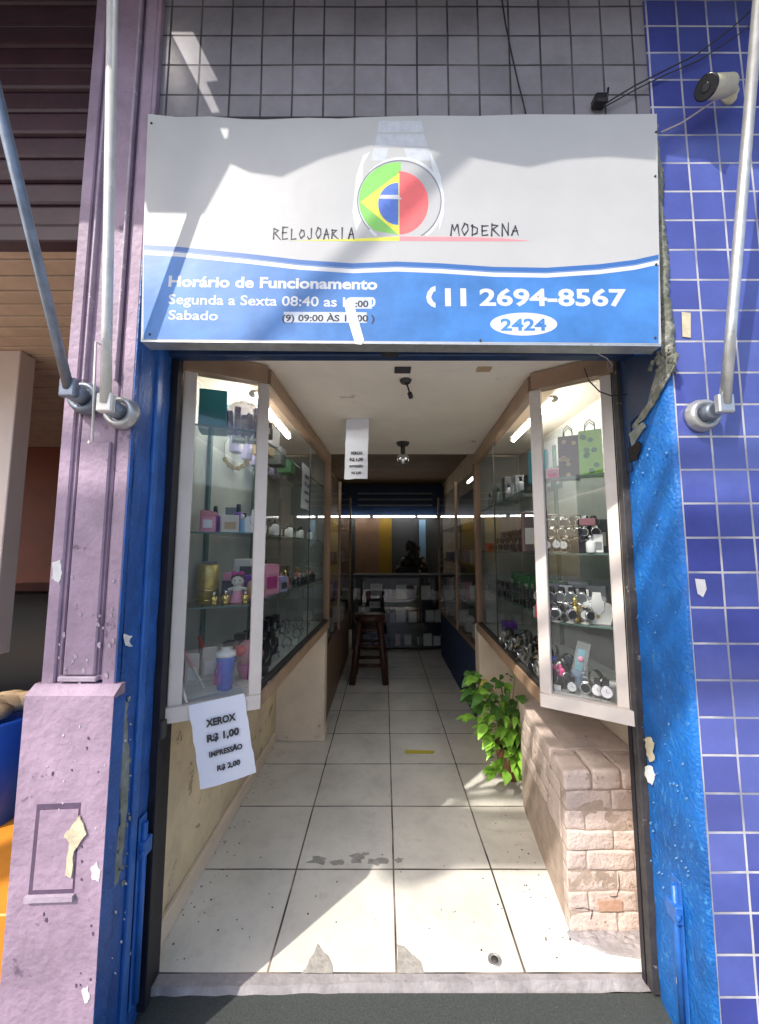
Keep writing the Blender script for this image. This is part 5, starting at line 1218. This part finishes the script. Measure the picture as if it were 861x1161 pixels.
row('box', 'black', 'black box at the back of the left case floor facing the passage', 'black boxes on the left case floor', rowL(7, -.78, .80, .14), LZB+.001, PI/2, 1.2)
row('box', 'lilac', 'lilac box along the back of the left case top shelf', 'lilac boxes on the left case top shelf', rowL(6, -.78, .78, .16), LSH[0]+.001, PI/2, 1.2)
row('card', 'darkgrey', 'dark carded item standing on the top shelf of the right case', 'carded goods on the right case top shelf', rowL(9, .90, .75, .11), RSH[0]+.001, -PI/2, 1.2)
row('bottle', 'grey', 'grey bottle along the passage glass on the right case top shelf', 'grey bottles on the right case top shelf', rowL(7, .79, 1.0, .11), RSH[0]+.001, -PI/2)
row('box', 'black', 'black box at the back of the right case middle shelf', 'black boxes on the right case middle shelf', rowL(9, .98, .62, .13), RSH[1]+.001, -PI/2, 1.7)
row('box', 'green', 'dark green box at the back of the right case lower shelf', 'green boxes on the right case lower shelf', rowL(9, .98, .62, .13), RSH[2]+.001, -PI/2, 1.6)
row('box', 'darkgrey', 'dark grey box at the back of the right window middle shelf', 'dark boxes in the right window', [(.80, .70), (.86, .66), (.92, .62), (.98, .56)], RSH[1]+.001, -.5, 1.9)
row('box', 'grey', 'grey box at the back of the right window lower shelf', 'grey boxes in the right window', [(.83, .66), (.90, .61), (.96, .55)], RSH[2]+.001, -.5, 1.7)
row('watch', 'black', 'black watch in the middle rows of the right case floor', 'black watches in the middle of the right case floor', [(.80+.05*(i % 3), .62+.06*i) for i in range(14)], RZB+.001, -1.3, 1.15)
row('card', 'offwhite', 'pale carded item hanging low at the back of the left window', 'pale carded items in the left window', [(-.80, .45), (-.76, .52), (-.71, .58)], LZB+.001, .3, 1.3)
for k, (x, y, z_, rz_) in enumerate([(.77, .455, RSH[1]+.001, -.55), (.735, .49, RSH[2]+.001, -.6), (.85, .375, RZB+.002, -.5), (.72, .46, RZB+.002, -.6)]):
    tg = thing('price_tag', ['white price tag before the stepped rack in the right window', 'white price tag at the inner end of the lower shelf in the right window', 'white folded price tag at the sill near the outer right post', 'white folded price tag at the inner corner of the right window floor'][k], 'price tag')
    MB().prism([(-.014, 0, 0), (.014, 0, 0), (.014, .008, .018), (-.014, .008, .018)], (0, .001, 0)).build('card', M['white'], tg); put(tg, (x, y, z_), rz_)
row('watch', 'black', 'black watch packed in the front rows behind the outer glass on the middle right shelf', 'black watches in front of the stepped rack', [(.715+.03*i, .485-.017*i) for i in range(5)], RSH[1]+.001, -.5, .9)
row('box', 'brown', 'dark brown box in the back row of the right window middle shelf', 'brown boxes in the right window', [(.74, .70), (.79, .80), (.86, .78), (.93, .72)], RSH[1]+.001, -.5, 2.3)
row('card', 'white', 'white carded item propped behind the watches in the right window', 'white carded items in the right window', [(.76, .62), (.83, .58), (.88, .53)], RSH[2]+.001, -.5, 1.3)
row('bottle', 'violet', 'violet bottle behind the boxes on the left window middle shelf', 'violet bottles in the left window', [(-.76, .52), (-.66, .53), (-.58, .62)], LSH[1]+.001, .4, 1.1)
row('card', 'pink', 'pink carded item behind the doll on the left window lower shelf', 'pink carded items in the left window', [(-.70, .55), (-.64, .66), (-.57, .60)], LSH[2]+.001, .4, 1.2)
row('jar', 'gold', 'small gold jar at the front of the left window lower shelf', 'gold jars in the left window', [(-.70, .40), (-.66, .42), (-.585, .44)], LSH[2]+.001, .4, .8)
row('box', 'white', 'white box on the left window top shelf behind the wrapped goods', 'white boxes in the left window', [(-.69, .58), (-.62, .60)], LSH[0]+.001, .4, 1.4)
# rear cabinets goods and counter goods
protoB = mk_box('carton', 'carton', .07, .06, .10, 'offwhite', 'box')
protoB2 = mk_box('carton', 'carton', .10, .07, .13, 'white', 'box')
protoB3 = mk_box('carton', 'carton', .05, .05, .12, 'rose', 'box')
protoB4 = mk_box('carton', 'carton', .07, .05, .09, 'lilac', 'box')
rr = random.Random(21)
rows_ = [(.06, 'bottom'), (.40, 'middle'), (.74, 'top')]
for zz, nme in rows_:
    x = cx0+.06
    while x < cx1-.08:
        p, c_ = rr.choice([(protoB, 'cream'), (protoB2, 'white'), (protoB2, 'white'), (protoB3, 'rose'), (protoB4, 'lilac')] if not (nme == 'bottom' and x < 0) else [(protoB4, 'lilac')])
        sc = rr.uniform(.95, 1.75)
        inst(p, (x, cy0+.08+rr.uniform(0, .06), zz+.001), rr.uniform(-.1, .1), f'{c_} carton on the {nme} shelf inside the black sales counter', f'{c_} cartons on the {nme} counter shelf', sc)
        x += .115*sc*rr.uniform(.8, 1.1)
for zz, nme in ((.641, 'base'), (.981, 'lower'), (1.351, 'middle')):
    for k in range(7):
        p, c_ = rr.choice([(protoB, 'cream'), (protoB2, 'white'), (protoB3, 'rose'), (protoB4, 'lilac')])
        inst(p, (-.575, 2.3+.32*k, zz), PI/2, f'{c_} carton on the {nme} shelf of the left rear cabinet', f'{c_} cartons on the {nme} shelf of the left rear cabinet', rr.uniform(1, 1.5))
        p, c_ = rr.choice([(protoB, 'cream'), (protoB2, 'white'), (protoB3, 'rose'), (protoB4, 'lilac')])
        inst(p, (.89, 2.3+.32*k, zz), -PI/2, f'{c_} carton on the {nme} shelf of the right rear cabinet', f'{c_} cartons on the {nme} shelf of the right rear cabinet', rr.uniform(1, 1.5))
t = thing('display_mannequin', 'dark heap of clothing on a stand behind the counter', 'display stand', (.45, 5.5, 0))
b_ = MB(); r9 = random.Random(5)
for (x, z0, q) in [(.38, 1.25, .12), (.50, 1.36, .14), (.60, 1.25, .13), (.46, 1.55, .09), (.68, 1.15, .12), (.30, 1.12, .12), (.55, 1.5, .07)]: b_.ball((x, 5.6, z0), q, 1, .7, 1.1, 10)
b_.box(.25, .75, 5.45, 5.75, .0, 1.2, .03); b_.jitter(.02).build('dark_form', M['black'], t)
for k in range(3):
    MB().ball((.60+.03*k, 5.40, 1.12+.09*k), .022, n=8).build('pale_button', M['tan'], t)
# sheet standing for the hanging notice's reflection in the passage glass
n2 = note('faint white sheet standing for the hanging notice reflected in the passage glass', (-.50, 1.10, 2.02), (-.494, 1.32, 2.02), (-.50, 1.10, 1.74), 0, 0, 0, .1, 0)
